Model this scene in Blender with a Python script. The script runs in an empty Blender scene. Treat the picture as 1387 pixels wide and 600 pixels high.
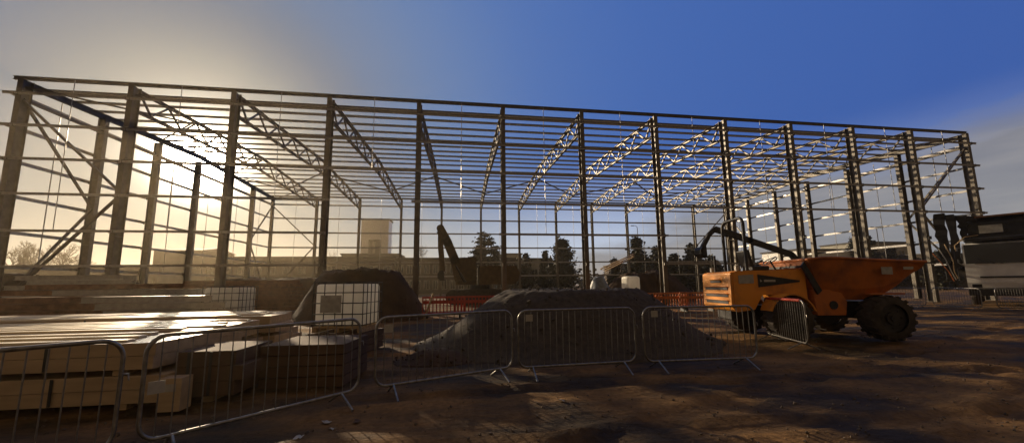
import bpy, bmesh, math, random
from math import sin, cos, pi, radians, sqrt, atan2
from mathutils import Vector, Matrix, Euler, noise
random.seed(7)
S = bpy.context.scene
C = S.collection
EYE = 1.5

# ------------------------------------------------------------------ camera
YAW, PIT, ROL, F, CY = .141, .125, .0121, 484.458, 24.93
cw, sw, cp, sp, cr, sr = cos(YAW), sin(YAW), cos(PIT), sin(PIT), cos(ROL), sin(ROL)
def from_view(x, y, z):
    return Vector((cw*x + sw*y, -sw*x + cw*y, z))
def ray(px, py):
    a = (px-693.5)/F; b = (300+CY-py)/F
    x = cr*a + sr*b; u = -sr*a + cr*b
    return from_view(x, cp - sp*u, sp + cp*u)
def G(px, py, z=0.0):                     # photo pixel -> point on the plane of height z
    r = ray(px, py); t = (z-EYE)/r.z
    return Vector((r.x*t, r.y*t, z))
def D(px, py, Y):                         # photo pixel -> point at world depth Y
    r = ray(px, py); t = Y/r.y
    return Vector((r.x*t, Y, r.z*t+EYE))
fwd = from_view(0, cp, sp); up0 = from_view(0, -sp, cp); rt0 = from_view(1, 0, 0)
R_ = rt0*cr - up0*sr; U_ = rt0*sr + up0*cr
cam = bpy.data.cameras.new('camera'); camo = bpy.data.objects.new('camera', cam); C.objects.link(camo)
cam.sensor_width = 36; cam.lens = F/1387*36; cam.shift_y = CY/1387; cam.clip_start = .05; cam.clip_end = 3000
m = Matrix.Identity(4)
for i, v in enumerate((R_, U_, -fwd)):
    for j in range(3): m[j][i] = v[j]
m.translation = (0, 0, EYE)
camo.matrix_world = m
S.camera = camo

# ------------------------------------------------------------------ light
SUN = Vector((-.532, .803, .269)).normalized()
el = math.asin(SUN.z); az = atan2(SUN.x, SUN.y)
sun = bpy.data.lights.new('sun', 'SUN'); suno = bpy.data.objects.new('sun', sun); C.objects.link(suno)
sun.energy = 5.0; sun.angle = radians(.5); sun.color = (1, .78, .52)
suno.rotation_euler = (-SUN).to_track_quat('-Z', 'Y').to_euler()

W = bpy.data.worlds.new('World'); S.world = W; W.use_nodes = True
nt = W.node_tree; N = nt.nodes; L = nt.links
N.clear()
def nd(t, **k):
    n = N.new(t)
    for a, b in k.items(): setattr(n, a, b)
    return n
def mth(op, a, b=None, c=None, clamp=False):
    n = nd('ShaderNodeMath', operation=op, use_clamp=clamp)
    for i, v in enumerate((a, b, c)):
        if v is None: continue
        if isinstance(v, (int, float)): n.inputs[i].default_value = v
        else: L.new(v, n.inputs[i])
    return n.outputs[0]
def wmix(f, a, b, mode='MIX'):
    n = nd('ShaderNodeMix', data_type='RGBA', blend_type=mode)
    n.clamp_result = False
    for s, v in ((0, f), (6, a), (7, b)):
        if isinstance(v, (int, float)): n.inputs[s].default_value = v
        elif isinstance(v, tuple): n.inputs[s].default_value = (*v, 1)
        else: L.new(v, n.inputs[s])
    return n.outputs[2]
out = nd('ShaderNodeOutputWorld'); bg = nd('ShaderNodeBackground')
sky = nd('ShaderNodeTexSky', sky_type='NISHITA', sun_disc=False)
sky.sun_elevation = el; sky.sun_rotation = az
sky.altitude = 50; sky.air_density = 1.0; sky.dust_density = .5; sky.ozone_density = 4.0
tc = nd('ShaderNodeTexCoord')
sep = nd('ShaderNodeSeparateXYZ'); L.new(tc.outputs['Generated'], sep.inputs[0])
dotn = nd('ShaderNodeVectorMath', operation='DOT_PRODUCT'); L.new(tc.outputs['Generated'], dotn.inputs[0]); dotn.inputs[1].default_value = SUN
dt = mth('MAXIMUM', dotn.outputs['Value'], 0.0)
def sstep(x, a, b):
    n = nd('ShaderNodeMapRange', interpolation_type='SMOOTHSTEP'); L.new(x, n.inputs[0]); n.inputs[1].default_value = a; n.inputs[2].default_value = b
    return n.outputs[0]
ang = mth('DIVIDE', mth('ARCCOSINE', mth('MINIMUM', dotn.outputs['Value'], .99999)), pi/2)   # 0 at the sun, 1 at a right angle to it
rp = nd('ShaderNodeValToRGB'); 
stops = [(0, (1.2, 1.1, .9)), (4.6, (.66, .60, .48)), (6.5, (.52, .475, .39)), (9, (.42, .39, .33)), (12, (.32, .315, .295)), (14.5, (.25, .26, .275)), (17.5, (.19, .215, .265)), (22, (.165, .22, .33)), (31, (.145, .23, .42)), (44, (.082, .17, .44)), (60, (.060, .142, .43)), (85, (.046, .115, .39))]
e_ = rp.color_ramp.elements
e_[0].position = 0; e_[0].color = (*stops[0][1], 1); e_[1].position = stops[-1][0]/90; e_[1].color = (*stops[-1][1], 1)
for d_, c_ in stops[1:-1]: e_.new(d_/90).color = (*c_, 1)
rp.color_ramp.interpolation = 'B_SPLINE'
L.new(ang, rp.inputs[0])
low = mth('SUBTRACT', 1.0, sstep(sep.outputs[2], .03, .34))
hz = wmix(sstep(dt, .60, .97), (.72, .80, .88), (.45, .45, .365))
ramp = wmix(mth('MULTIPLY', low, .80), rp.outputs[0], hz)
sc_ = nd('ShaderNodeVectorMath', operation='SCALE'); L.new(ramp, sc_.inputs[0]); sc_.inputs['Scale'].default_value = 10.0
base = wmix(.012, sc_.outputs[0], wmix(1.0, sky.outputs[0], (.62, .8, 1.1), 'MULTIPLY'))
# clouds: a low grey bank that climbs to the right, thin streaks near the horizon
nz = nd('ShaderNodeTexNoise'); nz.inputs['Scale'].default_value = 3.2; nz.inputs['Detail'].default_value = 7; nz.inputs['Roughness'].default_value = .55
mp = nd('ShaderNodeMapping'); mp.inputs['Scale'].default_value = (1, 1, 3.2); L.new(tc.outputs['Generated'], mp.inputs[0]); L.new(mp.outputs[0], nz.inputs[0])
edge = mth('ADD', mth('MULTIPLY', sep.outputs[0], .40), -.025)
v = mth('SUBTRACT', edge, sep.outputs[2])
v = mth('ADD', v, mth('MULTIPLY', mth('SUBTRACT', nz.outputs[0], .5), .24))
cm = mth('MULTIPLY', v, 12.0, clamp=True)
cm = mth('MULTIPLY', cm, .82)
CLOUD = (2.6, 2.65, 2.9)
nz2 = nd('ShaderNodeTexNoise'); nz2.inputs['Scale'].default_value = 6; nz2.inputs['Detail'].default_value = 6
mp2 = nd('ShaderNodeMapping'); mp2.inputs['Scale'].default_value = (1, 1, 6); L.new(tc.outputs['Generated'], mp2.inputs[0]); L.new(mp2.outputs[0], nz2.inputs[0])
cc = wmix(nz2.outputs[0], (1.5, 1.5, 1.65), (3.3, 3.15, 3.0))
base = wmix(cm, base, cc)
# unseen warm cloud added behind the camera to cut the blue fill light
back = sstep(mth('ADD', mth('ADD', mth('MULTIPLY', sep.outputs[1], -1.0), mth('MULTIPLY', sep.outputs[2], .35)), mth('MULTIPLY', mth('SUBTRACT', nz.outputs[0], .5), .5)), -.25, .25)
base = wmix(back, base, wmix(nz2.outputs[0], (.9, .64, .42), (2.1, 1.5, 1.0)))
# thin streaks
st = mth('MULTIPLY', mth('SUBTRACT', nz2.outputs[0], .5), 5.0, clamp=True)
st = mth('MULTIPLY', st, mth('SUBTRACT', .9, mth('MULTIPLY', sep.outputs[2], 2.6), clamp=True))
base = wmix(mth('MULTIPLY', st, .14), base, (6.5, 5.4, 4.2))
# solar aureole
g1 = mth('MULTIPLY', mth('POWER', dt, 1100.0), 900.0)
g2 = mth('MULTIPLY', mth('POWER', dt, 230.0), 9.0)
g3 = mth('MULTIPLY', mth('POWER', dt, 30.0), .6)
gl = nd('ShaderNodeVectorMath', operation='SCALE'); gl.inputs[0].default_value = (1, .88, .68); L.new(mth('ADD', g1, g2), gl.inputs['Scale'])
gl3 = nd('ShaderNodeVectorMath', operation='SCALE'); gl3.inputs[0].default_value = (.9, .78, .62); L.new(g3, gl3.inputs['Scale'])
base = wmix(1.0, base, gl.outputs[0], 'ADD')
base = wmix(1.0, base, gl3.outputs[0], 'ADD')
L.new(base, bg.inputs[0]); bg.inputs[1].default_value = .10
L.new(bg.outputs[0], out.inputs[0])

S.view_settings.view_transform = 'Standard'; S.view_settings.look = 'None'
S.view_settings.exposure = 0.0; S.view_settings.gamma = 1
S.view_settings.use_curve_mapping = False
S.cycles.use_denoising = True
try: S.cycles.denoiser = 'OPENIMAGEDENOISE'
except Exception: pass
S.cycles.max_bounces = 8; S.cycles.volume_bounces = 0
S.cycles.transparent_max_bounces = 8
S.cycles.sample_clamp_indirect = 6

# ------------------------------------------------------------------ materials
def mat(name, col, rough=.7, metal=0., var=.25, scale=4., bump=0., bscale=None, col2=None, det=6, spec=.5, stretch=None, thr=None):
    M = bpy.data.materials.new(name); M.use_nodes = True
    n = M.node_tree.nodes; l = M.node_tree.links
    b = n['Principled BSDF']
    b.inputs['Roughness'].default_value = rough; b.inputs['Metallic'].default_value = metal
    b.inputs['Specular IOR Level'].default_value = spec
    t = n.new('ShaderNodeTexCoord'); mpn = n.new('ShaderNodeMapping'); l.new(t.outputs['Object'], mpn.inputs[0])
    if stretch: mpn.inputs['Scale'].default_value = stretch
    x = n.new('ShaderNodeTexNoise'); x.inputs['Scale'].default_value = scale; x.inputs['Detail'].default_value = det
    l.new(mpn.outputs[0], x.inputs[0])
    r = n.new('ShaderNodeValToRGB')
    c2 = col2 or tuple(c*(1-var) for c in col)
    c1 = col if col2 else tuple(min(1, c*(1+var)) for c in col)
    lo, hi = thr or (.3, .7)
    r.color_ramp.elements[0].position = lo; r.color_ramp.elements[1].position = hi
    r.color_ramp.elements[0].color = (*c2, 1); r.color_ramp.elements[1].color = (*c1, 1)
    l.new(x.outputs[0], r.inputs[0]); l.new(r.outputs[0], b.inputs['Base Color'])
    if bump:
        y = n.new('ShaderNodeTexNoise'); y.inputs['Scale'].default_value = bscale or scale*6; y.inputs['Detail'].default_value = 8
        l.new(mpn.outputs[0], y.inputs[0])
        bn = n.new('ShaderNodeBump'); bn.inputs['Strength'].default_value = 1; bn.inputs['Distance'].default_value = bump
        l.new(y.outputs[0], bn.inputs['Height']); l.new(bn.outputs[0], b.inputs['Normal'])
    return M
M_ = {}
M_['steel'] = mat('primed_steel', (.125, .108, .085), .45, .3, .3, 2.5, .0015, 30)
M_['galv'] = mat('galvanised', (.36, .35, .34), .36, .7, .2, 6)
M_['tube'] = mat('galvanised_tube', (.26, .25, .23), .36, .8, .3, 14)
M_['orange'] = mat('orange_paint', (.80, .31, .03), .42, 0, .18, 2.0, .002, 30, col2=(.50, .19, .035), thr=(.33, .50))
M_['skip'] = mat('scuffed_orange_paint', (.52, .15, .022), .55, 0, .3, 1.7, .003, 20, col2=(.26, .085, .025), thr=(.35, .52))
M_['black'] = mat('black_plastic', (.02, .02, .02), .5, 0, .3, 8)
M_['rubber'] = mat('dusty_rubber', (.05, .04, .032), .85, 0, .4, 7, .004, 40)
M_['darkmetal'] = mat('dark_machine_paint', (.035, .032, .03), .5, .2, .35, 5, .002, 30)
M_['olive'] = mat('worn_machine_paint', (.10, .065, .02), .5, .1, .4, 4, .002, 30)
M_['soot'] = mat('black_greasy_steel', (.014, .013, .012), .55, .1, .5, 3, .01, 12)
M_['glass'] = mat('dark_glass', (.015, .018, .02), .08, 0, .1, 2, spec=.8)
M_['white'] = mat('white_paint', (.75, .74, .70), .35, 0, .1, 3)
M_['poly'] = mat('white_polyethylene', (.85, .82, .70), .45, 0, .12, 5)
tb = M_['poly'].node_tree; tl = tb.nodes.new('ShaderNodeBsdfTranslucent'); tl.inputs[0].default_value = (.9, .88, .84, 1); mx = tb.nodes.new('ShaderNodeMixShader'); mx.inputs[0].default_value = .55
tb.links.new(tb.nodes['Principled BSDF'].outputs[0], mx.inputs[1]); tb.links.new(tl.outputs[0], mx.inputs[2]); tb.links.new(mx.outputs[0], tb.nodes['Material Output'].inputs[0])
M_['plate'] = mat('grey_plate', (.38, .37, .34), .5, .3, .2, 8)
M_['label'] = mat('white_tag', (.42, .40, .36), .5, 0, .1, 20)
M_['redplastic'] = mat('red_plastic', (.42, .045, .02), .55, 0, .3, 6)
M_['orangeplastic'] = mat('orange_mesh', (.5, .15, .035), .6, 0, .3, 6)
M_['timber'] = mat('sawn_timber', (.42, .29, .15), .7, 0, .35, 3, .002, 30, stretch=(1, 8, 8))
M_['panel'] = mat('panel_face', (.46, .33, .19), .40, 0, .18, 1.6, .002, 18, stretch=(1, 6, 6))
M_['lath'] = mat('pale_lath', (.75, .64, .44), .42, 0, .15, 3)
M_['wrap'] = mat('brown_board', (.095, .052, .026), .85, 0, .3, 2, .004, 10)
M_['concrete'] = mat('grey_render', (.12, .105, .085), .85, 0, .2, .8, .01, 8)
M_['brickb'] = mat('dull_brick', (.07, .05, .035), .9, 0, .25, 1.2, .01, 12)
M_['pale'] = mat('pale_render', (.34, .32, .26), .85, 0, .15, .5)
M_['roof'] = mat('felt_roof', (.06, .055, .05), .8, 0, .3, 2)
M_['bark'] = mat('bark', (.07, .05, .035), .9, 0, .3, 6)
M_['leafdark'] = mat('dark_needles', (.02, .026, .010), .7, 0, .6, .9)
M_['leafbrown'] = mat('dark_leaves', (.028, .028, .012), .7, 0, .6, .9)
M_['tarp'] = mat('blue_grey_tarp', (.16, .19, .22), .5, 0, .3, 4)
M_['rust'] = mat('rusty_steel', (.24, .12, .06), .6, .5, .4, 5)
M_['soil'] = mat('turned_soil', (.060, .034, .017), .95, 0, .4, 1.6, .05, 5, det=10)
M_['gravel'] = mat('crushed_gravel', (.066, .052, .036), .95, 0, .35, 9, .018, 26, det=10)
M_['stone'] = mat('loose_stone', (.12, .09, .065), .9, 0, .45, 3)

# ground: dark brown trodden earth with random paler patches
def ground_mat():
    M = bpy.data.materials.new('trodden_earth'); M.use_nodes = True
    n = M.node_tree.nodes; l = M.node_tree.links; b = n['Principled BSDF']
    t = n.new('ShaderNodeTexCoord')
    def nz(scale, det, rough=.5, st=None):
        x = n.new('ShaderNodeTexNoise'); x.inputs['Scale'].default_value = scale; x.inputs['Detail'].default_value = det; x.inputs['Roughness'].default_value = rough
        mpn = n.new('ShaderNodeMapping'); l.new(t.outputs['Object'], mpn.inputs[0])
        if st: mpn.inputs['Scale'].default_value = st[:3]; mpn.inputs['Rotation'].default_value[2] = st[3]
        l.new(mpn.outputs[0], x.inputs[0]); return x.outputs[0]
    def ramp(src, a, b_, c1, c2):
        r = n.new('ShaderNodeValToRGB'); e = r.color_ramp.elements
        e[0].position = a; e[1].position = b_; e[0].color = (*c1, 1); e[1].color = (*c2, 1); l.new(src, r.inputs[0]); return r.outputs[0]
    def mix(f, a, b_, mode='MIX'):
        x = n.new('ShaderNodeMix'); x.data_type = 'RGBA'; x.blend_type = mode
        if isinstance(f, float): x.inputs[0].default_value = f
        else: l.new(f, x.inputs[0])
        l.new(a, x.inputs[6]); l.new(b_, x.inputs[7]); return x.outputs[2]
    big = nz(.42, 5, .55, (1, 1.9, 1, .35))
    col = ramp(big, .42, .62, (.045, .031, .015), (.27, .155, .062))
    fine = ramp(nz(14, 10, .7), .3, .7, (.55, .55, .55), (1.35, 1.3, 1.25))
    col = mix(.85, col, fine, 'MULTIPLY')
    l.new(col, b.inputs['Base Color'])
    rr = ramp(big, .40, .60, (.62,)*3, (.95,)*3); l.new(rr, b.inputs['Roughness'])
    b.inputs['Specular IOR Level'].default_value = .15
    bn = n.new('ShaderNodeBump'); bn.inputs['Distance'].default_value = .016; bn.inputs['Strength'].default_value = .9
    bn2 = n.new('ShaderNodeBump'); bn2.inputs['Distance'].default_value = .06; bn2.inputs['Strength'].default_value = .8
    l.new(nz(22, 10, .7), bn.inputs['Height']); l.new(nz(2.2, 6, .6, (1, 3, 1, .2)), bn2.inputs['Height'])
    l.new(bn2.outputs[0], bn.inputs['Normal']); l.new(bn.outputs[0], b.inputs['Normal'])
    return M
M_['ground'] = ground_mat()

# ------------------------------------------------------------------ mesh helpers
class MB:
    def __init__(s): s.v = []; s.f = []; s.sm = []
    def add(s, vs, fs, smooth=False):
        o = len(s.v); s.v += [tuple(v) for v in vs]; s.f += [tuple(i+o for i in f) for f in fs]; s.sm += [smooth]*len(fs); return s
    def box(s, c, d, rz=0, M=None):
        hx, hy, hz = d[0]/2, d[1]/2, d[2]/2
        vs = [Vector((x, y, z)) for x in (-hx, hx) for y in (-hy, hy) for z in (-hz, hz)]
        if M is not None: vs = [M @ v for v in vs]
        if rz: r = Matrix.Rotation(rz, 3, 'Z'); vs = [r @ v for v in vs]
        vs = [v + Vector(c) for v in vs]
        return s.add(vs, [(0, 1, 3, 2), (4, 6, 7, 5), (0, 4, 5, 1), (2, 3, 7, 6), (0, 2, 6, 4), (1, 5, 7, 3)])
    def bb(s, x0, x1, y0, y1, z0, z1):
        return s.box(((x0+x1)/2, (y0+y1)/2, (z0+z1)/2), (x1-x0, y1-y0, z1-z0))
    def bar(s, a, b, w, h=None, upv=(0, 0, 1)):
        a, b = Vector(a), Vector(b); h = h or w
        d = (b-a).normalized(); u = Vector(upv)
        if abs(d.dot(u)) > .99: u = Vector((0, 1, 0))
        x = d.cross(u).normalized(); y = x.cross(d)
        vs = [p + x*i*w/2 + y*j*h/2 for p in (a, b) for i, j in ((-1, -1), (1, -1), (1, 1), (-1, 1))]
        return s.add(vs, [(3, 2, 1, 0), (4, 5, 6, 7), (0, 1, 5, 4), (1, 2, 6, 5), (2, 3, 7, 6), (3, 0, 4, 7)])
    def ibeam(s, a, b, depth, width, t=.016, dirv=(0, 1, 0)):
        # I-section from a to b; dirv = direction of the web depth
        a, b = Vector(a), Vector(b); d = (b-a).normalized(); y = Vector(dirv); y = (y - d*y.dot(d)).normalized(); x = d.cross(y)
        for o, w, h in ((y*(depth/2-t/2), width, t), (-y*(depth/2-t/2), width, t), (Vector((0, 0, 0)), t, depth-2*t-.002)):
            vs = [p + o + x*i*w/2 + y*j*h/2 for p in (a, b) for i, j in ((-1, -1), (1, -1), (1, 1), (-1, 1))]
            s.add(vs, [(3, 2, 1, 0), (4, 5, 6, 7), (0, 1, 5, 4), (1, 2, 6, 5), (2, 3, 7, 6), (3, 0, 4, 7)])
        return s
    def tube(s, pts, r, n=8, closed=False):
        pts = [Vector(p) for p in pts]; rs = r if isinstance(r, (list, tuple)) else [r]*len(pts)
        rings = []; k = len(pts); ux = None
        for i, p in enumerate(pts):
            if closed: d = (pts[(i+1) % k]-pts[i-1]).normalized()
            else: d = (pts[min(i+1, k-1)]-pts[max(i-1, 0)]).normalized()
            if ux is None:
                u = Vector((0, 0, 1)) if abs(d.z) < .9 else Vector((0, 1, 0)); ux = d.cross(u).normalized()
            else:
                ux = (ux - d*ux.dot(d)).normalized()
            uy = d.cross(ux)
            rings.append([p + (ux*cos(2*pi*j/n) + uy*sin(2*pi*j/n))*rs[i] for j in range(n)])
        vs = [v for r_ in rings for v in r_]
        fs = []
        for i in range(k if closed else k-1):
            o, q = i*n, ((i+1) % k)*n
            for j in range(n): fs.append((o+j, o+(j+1) % n, q+(j+1) % n, q+j))
        s.add(vs, fs, True)
        if not closed:
            s.add(rings[0], [tuple(reversed(range(n)))]); s.add(rings[-1], [tuple(range(n))])
        return s
    def cyl(s, a, b, r, n=16, r2=None):
        return s.tube([a, b], [r, r2 if r2 is not None else r], n)
    def prism(s, poly, y0, y1, axis='Y', smooth=False):
        # polygon in x,z extruded along y
        n = len(poly)
        a = [(p[0], y0, p[1]) for p in poly]; b = [(p[0], y1, p[1]) for p in poly]
        s.add(a+b, [(i, (i+1) % n, (i+1) % n + n, i+n) for i in range(n)], smooth)
        s.add(a, [tuple(reversed(range(n)))]); s.add(b, [tuple(range(n))]); return s
    def build(s, name, m, parent=None, loc=None, rz=0, bevel=0):
        me = bpy.data.meshes.new(name); me.from_pydata(s.v, [], s.f); me.update()
        bmx = bmesh.new(); bmx.from_mesh(me)
        bmesh.ops.recalc_face_normals(bmx, faces=bmx.faces)
        bmx.to_mesh(me); bmx.free()
        for p, f in zip(me.polygons, s.sm): p.use_smooth = f
        me.materials.append(m if not isinstance(m, str) else M_[m])
        o = bpy.data.objects.new(name, me); C.objects.link(o)
        if parent: o.parent = parent
        if loc: o.location = loc
        if rz: o.rotation_euler.z = rz
        if bevel:
            b = o.modifiers.new('bevel', 'BEVEL'); b.width = bevel; b.segments = 2; b.limit_method = 'ANGLE'; b.angle_limit = radians(40)
        return o
def tag(o, label=None, cat=None, group=None, kind=None):
    if label: o['label'] = label
    if cat: o['category'] = cat
    if group: o['group'] = group
    if kind: o['kind'] = kind
    return o
def empty(name, loc, rz=0, label=None, cat=None, group=None):
    o = bpy.data.objects.new(name, None); C.objects.link(o); o.location = loc; o.rotation_euler.z = rz
    o.empty_display_size = .3
    return tag(o, label, cat, group)
def copy_tree(o, parent=None):
    c = o.copy(); C.objects.link(c)
    if parent: c.parent = parent
    for ch in [x for x in bpy.data.objects if x.parent == o]: copy_tree(ch, c)
    return c
def kids(o, name): return [x for x in bpy.data.objects if x.parent == o and x.name.startswith(name)]

# ------------------------------------------------------------------ ground
def axis_pts(a, b, step, far):
    p = []; x = a
    while x <= b: p.append(x); x += step
    l = [a - 3*1.55**i for i in range(13) if 3*1.55**i < abs(far)]; r = [b + 3*1.55**i for i in range(13) if 3*1.55**i < abs(far)]
    return sorted(l) + p + r
gx = axis_pts(-14, 30, .12, 700); gy = axis_pts(-2, 24, .11, 700)
RUTS = [(8, 6.1, -.16), (8, 4.3, -.02), (10, 9, -.12), (2, 2.9, .35)]
def gz(x, y):
    d = max(abs(x-8)-20, abs(y-9)-13, 0); k = max(0, 1-d/8)
    if k <= 0: return 0
    h = .035*noise.noise(Vector((x*.8, y*1.6, 0))) + .018*noise.noise(Vector((x*2.6, y*4, 3)))
    for x0_, y0_, a_ in RUTS:
        dx, dy = x-x0_, y-y0_; q = -dx*sin(a_) + dy*cos(a_) + .25*noise.noise(Vector((x*.25, y*.25, x0_)))
        for o_ in (-.85, .85):
            w_ = abs(q-o_)
            if w_ < .42: h += (-.045 if w_ < .17 else .018)*(1-((w_-.0)/.42)**2)*(.6+.8*abs(noise.noise(Vector((x*.7, y*.7, 8)))))
    return h*k - .012
vs = [(x, y, gz(x, y)) for y in gy for x in gx]; nx = len(gx)
mb = MB(); mb.add(vs, [(j*nx+i, j*nx+i+1, (j+1)*nx+i+1, (j+1)*nx+i) for j in range(len(gy)-1) for i in range(nx-1)], True)
tag(mb.build('ground', 'ground'), 'bare brown trodden earth of the construction site', kind='structure')

# ------------------------------------------------------------------ steel frame
X0, Y0, BAY, WID, HE = -22.54, 20.83, 5.0, 24.95, 12.38
XL, YB = X0+12*BAY, Y0+WID
fr = empty('steel_frame', (X0, Y0, 0), 0, 'long open grey steel skeleton of a warehouse with columns, trusses and rails', 'building frame')
def loc(v): return (v[0]-X0, v[1]-Y0, v[2])
RZ = [HE-.85, HE-2.55, HE-4.3, HE-6.1, HE-7.95, HE-9.7]
def col_mesh(h, w, d, face):
    mb = MB(); mb.ibeam((0, 0, 0), (0, 0, h), d, w, .02, (0, 1, 0))
    mb.box((0, 0, .012), (w+.14, d+.12, .024))
    for z in RZ:
        if z < h: mb.box((w*.36, face*(d/2+.06), z), (.012, .12, .22)); mb.box((-w*.36, face*(d/2+.06), z-.02), (.012, .12, .16))
    for z in (h*.34, h*.67): mb.box((0, 0, z), (w*.92, d-.05, .014))
    return mb
def addcol(first, x, y, rz=0):
    o = first.copy(); C.objects.link(o); o.parent = fr; o.location = (x-X0, y-Y0, 0); o.rotation_euler.z = rz; return o
cf = col_mesh(HE, .26, .48, -1).build('column', 'steel', fr); cf.location = (0, 0, 0)
for i in range(1, 13): addcol(cf, X0+i*BAY, Y0)
cb = col_mesh(HE, .24, .40, 1).build('column', 'steel', fr); cb.location = (0, WID, 0)
for i in range(1, 13): addcol(cb, X0+i*BAY, YB)
cg = None
for x, s_ in ((X0, 1), (XL, -1)):
    for k in range(1, 6):
        t = k/6
        if cg is None: cg = col_mesh(HE+.0, .26, .42, 1).build('column', 'steel', fr); cg.location = (x-X0, WID*t, 0); cg.rotation_euler.z = pi/2
        else: addcol(cg, x, Y0+WID*t, pi/2*s_)
RISE = .65
def rz_(t): return HE + RISE*(1-abs(2*t-1))       # roof height along the span
# trusses
tr = bpy.data.objects.new('roof_truss', None); C.objects.link(tr); tr.parent = fr; tr.location = (BAY, 0, 0)
DP = 1.15
def topz(t): return rz_(t) - .14
def botz(t): return rz_(t) - .14 - DP + .35*abs(2*t-1)*0
nT = 11
mb = MB(); mb.ibeam((0, .2, topz(0)), (0, WID/2, topz(.5)), .18, .17, .014, (0, 0, 1)); mb.ibeam((0, WID/2, topz(.5)), (0, WID-.2, topz(1)), .18, .17, .014, (0, 0, 1)); mb.build('top_chord', 'steel', tr)
mb = MB(); mb.ibeam((0, .2, botz(0)), (0, WID/2, botz(.5)), .16, .16, .014, (0, 0, 1)); mb.ibeam((0, WID/2, botz(.5)), (0, WID-.2, botz(1)), .16, .16, .014, (0, 0, 1)); mb.build('bottom_chord', 'steel', tr)
for k in range(nT):
    t0, t1, tm = k/nT, (k+1)/nT, (k+.5)/nT
    t0 = max(t0, .012); t1 = min(t1, .988)
    a = (0, t0*WID, topz(t0)-.08); b = (0, tm*WID, botz(tm)+.08); c_ = (0, t1*WID, topz(t1)-.08)
    MB().bar(a, b, .085, .085).build('web_member', 'steel', tr)
    MB().bar(c_, b, .085, .085).build('web_member', 'steel', tr)
for i in range(2, 12):
    c_ = copy_tree(tr, fr); c_.location = (BAY*i, 0, 0)
# gable rafters
for x in (0, 12*BAY):
    mb = MB(); mb.ibeam((x, 0, rz_(0)-.2), (x, WID/2, rz_(.5)-.2), .34, .2, .016, (0, 0, 1)); mb.ibeam((x, WID/2, rz_(.5)-.2), (x, WID, rz_(1)-.2), .34, .2, .016, (0, 0, 1)); mb.build('gable_rafter', 'steel', fr)
    MB().bar((x, 0, HE-1.05), (x, WID, HE-1.05), .14, .14).build('gable_tie', 'steel', fr)
def zsec(mb, a, b, h=.17, w=.065):
    a, b = Vector(a), Vector(b); d = (b-a).normalized(); x = d.cross(Vector((0, 0, 1))).normalized(); z = Vector((0, 0, 1))
    mb.bar(a, b, .005, h)
    for s_ in (1, -1): mb.bar(a + x*w/2*s_ + z*(h/2-.003)*s_, b + x*w/2*s_ + z*(h/2-.003)*s_, w, .005)
# purlins
NP = 19
for k in range(0, NP+1):
    t = k/NP
    if t in (0., 1.): continue
    mb = MB(); zsec(mb, (-.45, t*WID, rz_(t)+.06), (12*BAY+.45, t*WID, rz_(t)+.04), .13, .06); mb.build('purlin', 'galv', fr)
for y, s_ in ((-.02, -1), (WID+.02, 1)):
    mb = MB(); mb.ibeam((-.55, y, HE+.11), (12*BAY+.35, y, HE+.11), .18, .14, .012, (0, 0, 1)); mb.build('eave_beam', 'steel', fr)
    mb = MB(); mb.bar((0, y-.08*s_, HE-.42), (12*BAY, y-.08*s_, HE-.42), .05, .05); mb.build('eave_tie', 'steel', fr)
# side rails
fs = {0: [(-.6, 60.5)], 1: [(-.6, 60.5)], 2: [(-.6, 60.5)], 3: [(-.6, 15.3), (19.7, 60.4)], 4: [(-.6, 15.2), (24.7, 35.3)], 5: [(-.6, 15), (35, 60)]}
for i, z in enumerate(RZ):
    for a, b in fs[i]:
        mb = MB(); zsec(mb, (a, -.34, z), (b, -.34, z), .115, .06); mb.build('side_rail', 'galv', fr)
    mb = MB(); zsec(mb, (0, WID+.32, z), (60, WID+.32, z), .17, .06); mb.build('side_rail', 'galv', fr)
    for x in (-.32, 60.32):
        mb = MB(); zsec(mb, (x, -.25, z+.03), (x, WID+.2, z+.03), .17, .06); mb.build('side_rail', 'galv', fr)
# sag rods
for i in range(12):
    x = (i+.5)*BAY
    zb = RZ[2] if i in (3,) else (RZ[4] if i < 3 or i in (5, 6) else RZ[3])
    MB().cyl((x, -.34, HE), (x, -.34, zb), .018, 6).build('sag_rod', 'galv', fr)
    MB().cyl((x, WID+.32, HE), (x, WID+.32, RZ[5]), .022, 6).build('sag_rod', 'galv', fr)
for k in range(6):
    y = (k+.5)/6*WID
    for x in (-.32, 60.32): MB().cyl((x, y, HE-.2), (x, y, RZ[5]), .024, 6).build('sag_rod', 'galv', fr)
# bracing
def brace(a, b, w=.11): MB().bar(a, b, w, w).build('brace', 'steel', fr)
zm = HE*.56
for xa, xb in ((0, BAY), (12*BAY, 11*BAY)):
    for y in (0, WID):
        zt = HE-1.1; q = .52*HE
        if y == WID and xa > 0: brace((xa, y, zt), (xb, y, q)); brace((xb, y, q), (xa, y, .5)); continue
        brace((xa, y, zt), (xb, y, q)); brace((xb, y, q), (xa, y, .4))
for x in (0, 12*BAY):
    y1 = WID/6
    brace((x, 0, HE-1.1), (x, y1, .52*HE)); brace((x, y1, .52*HE), (x, 0, .4))
    brace((x, WID, HE-1.1), (x, 5*y1, .52*HE)); brace((x, 5*y1, .52*HE), (x, WID, .4))
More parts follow.
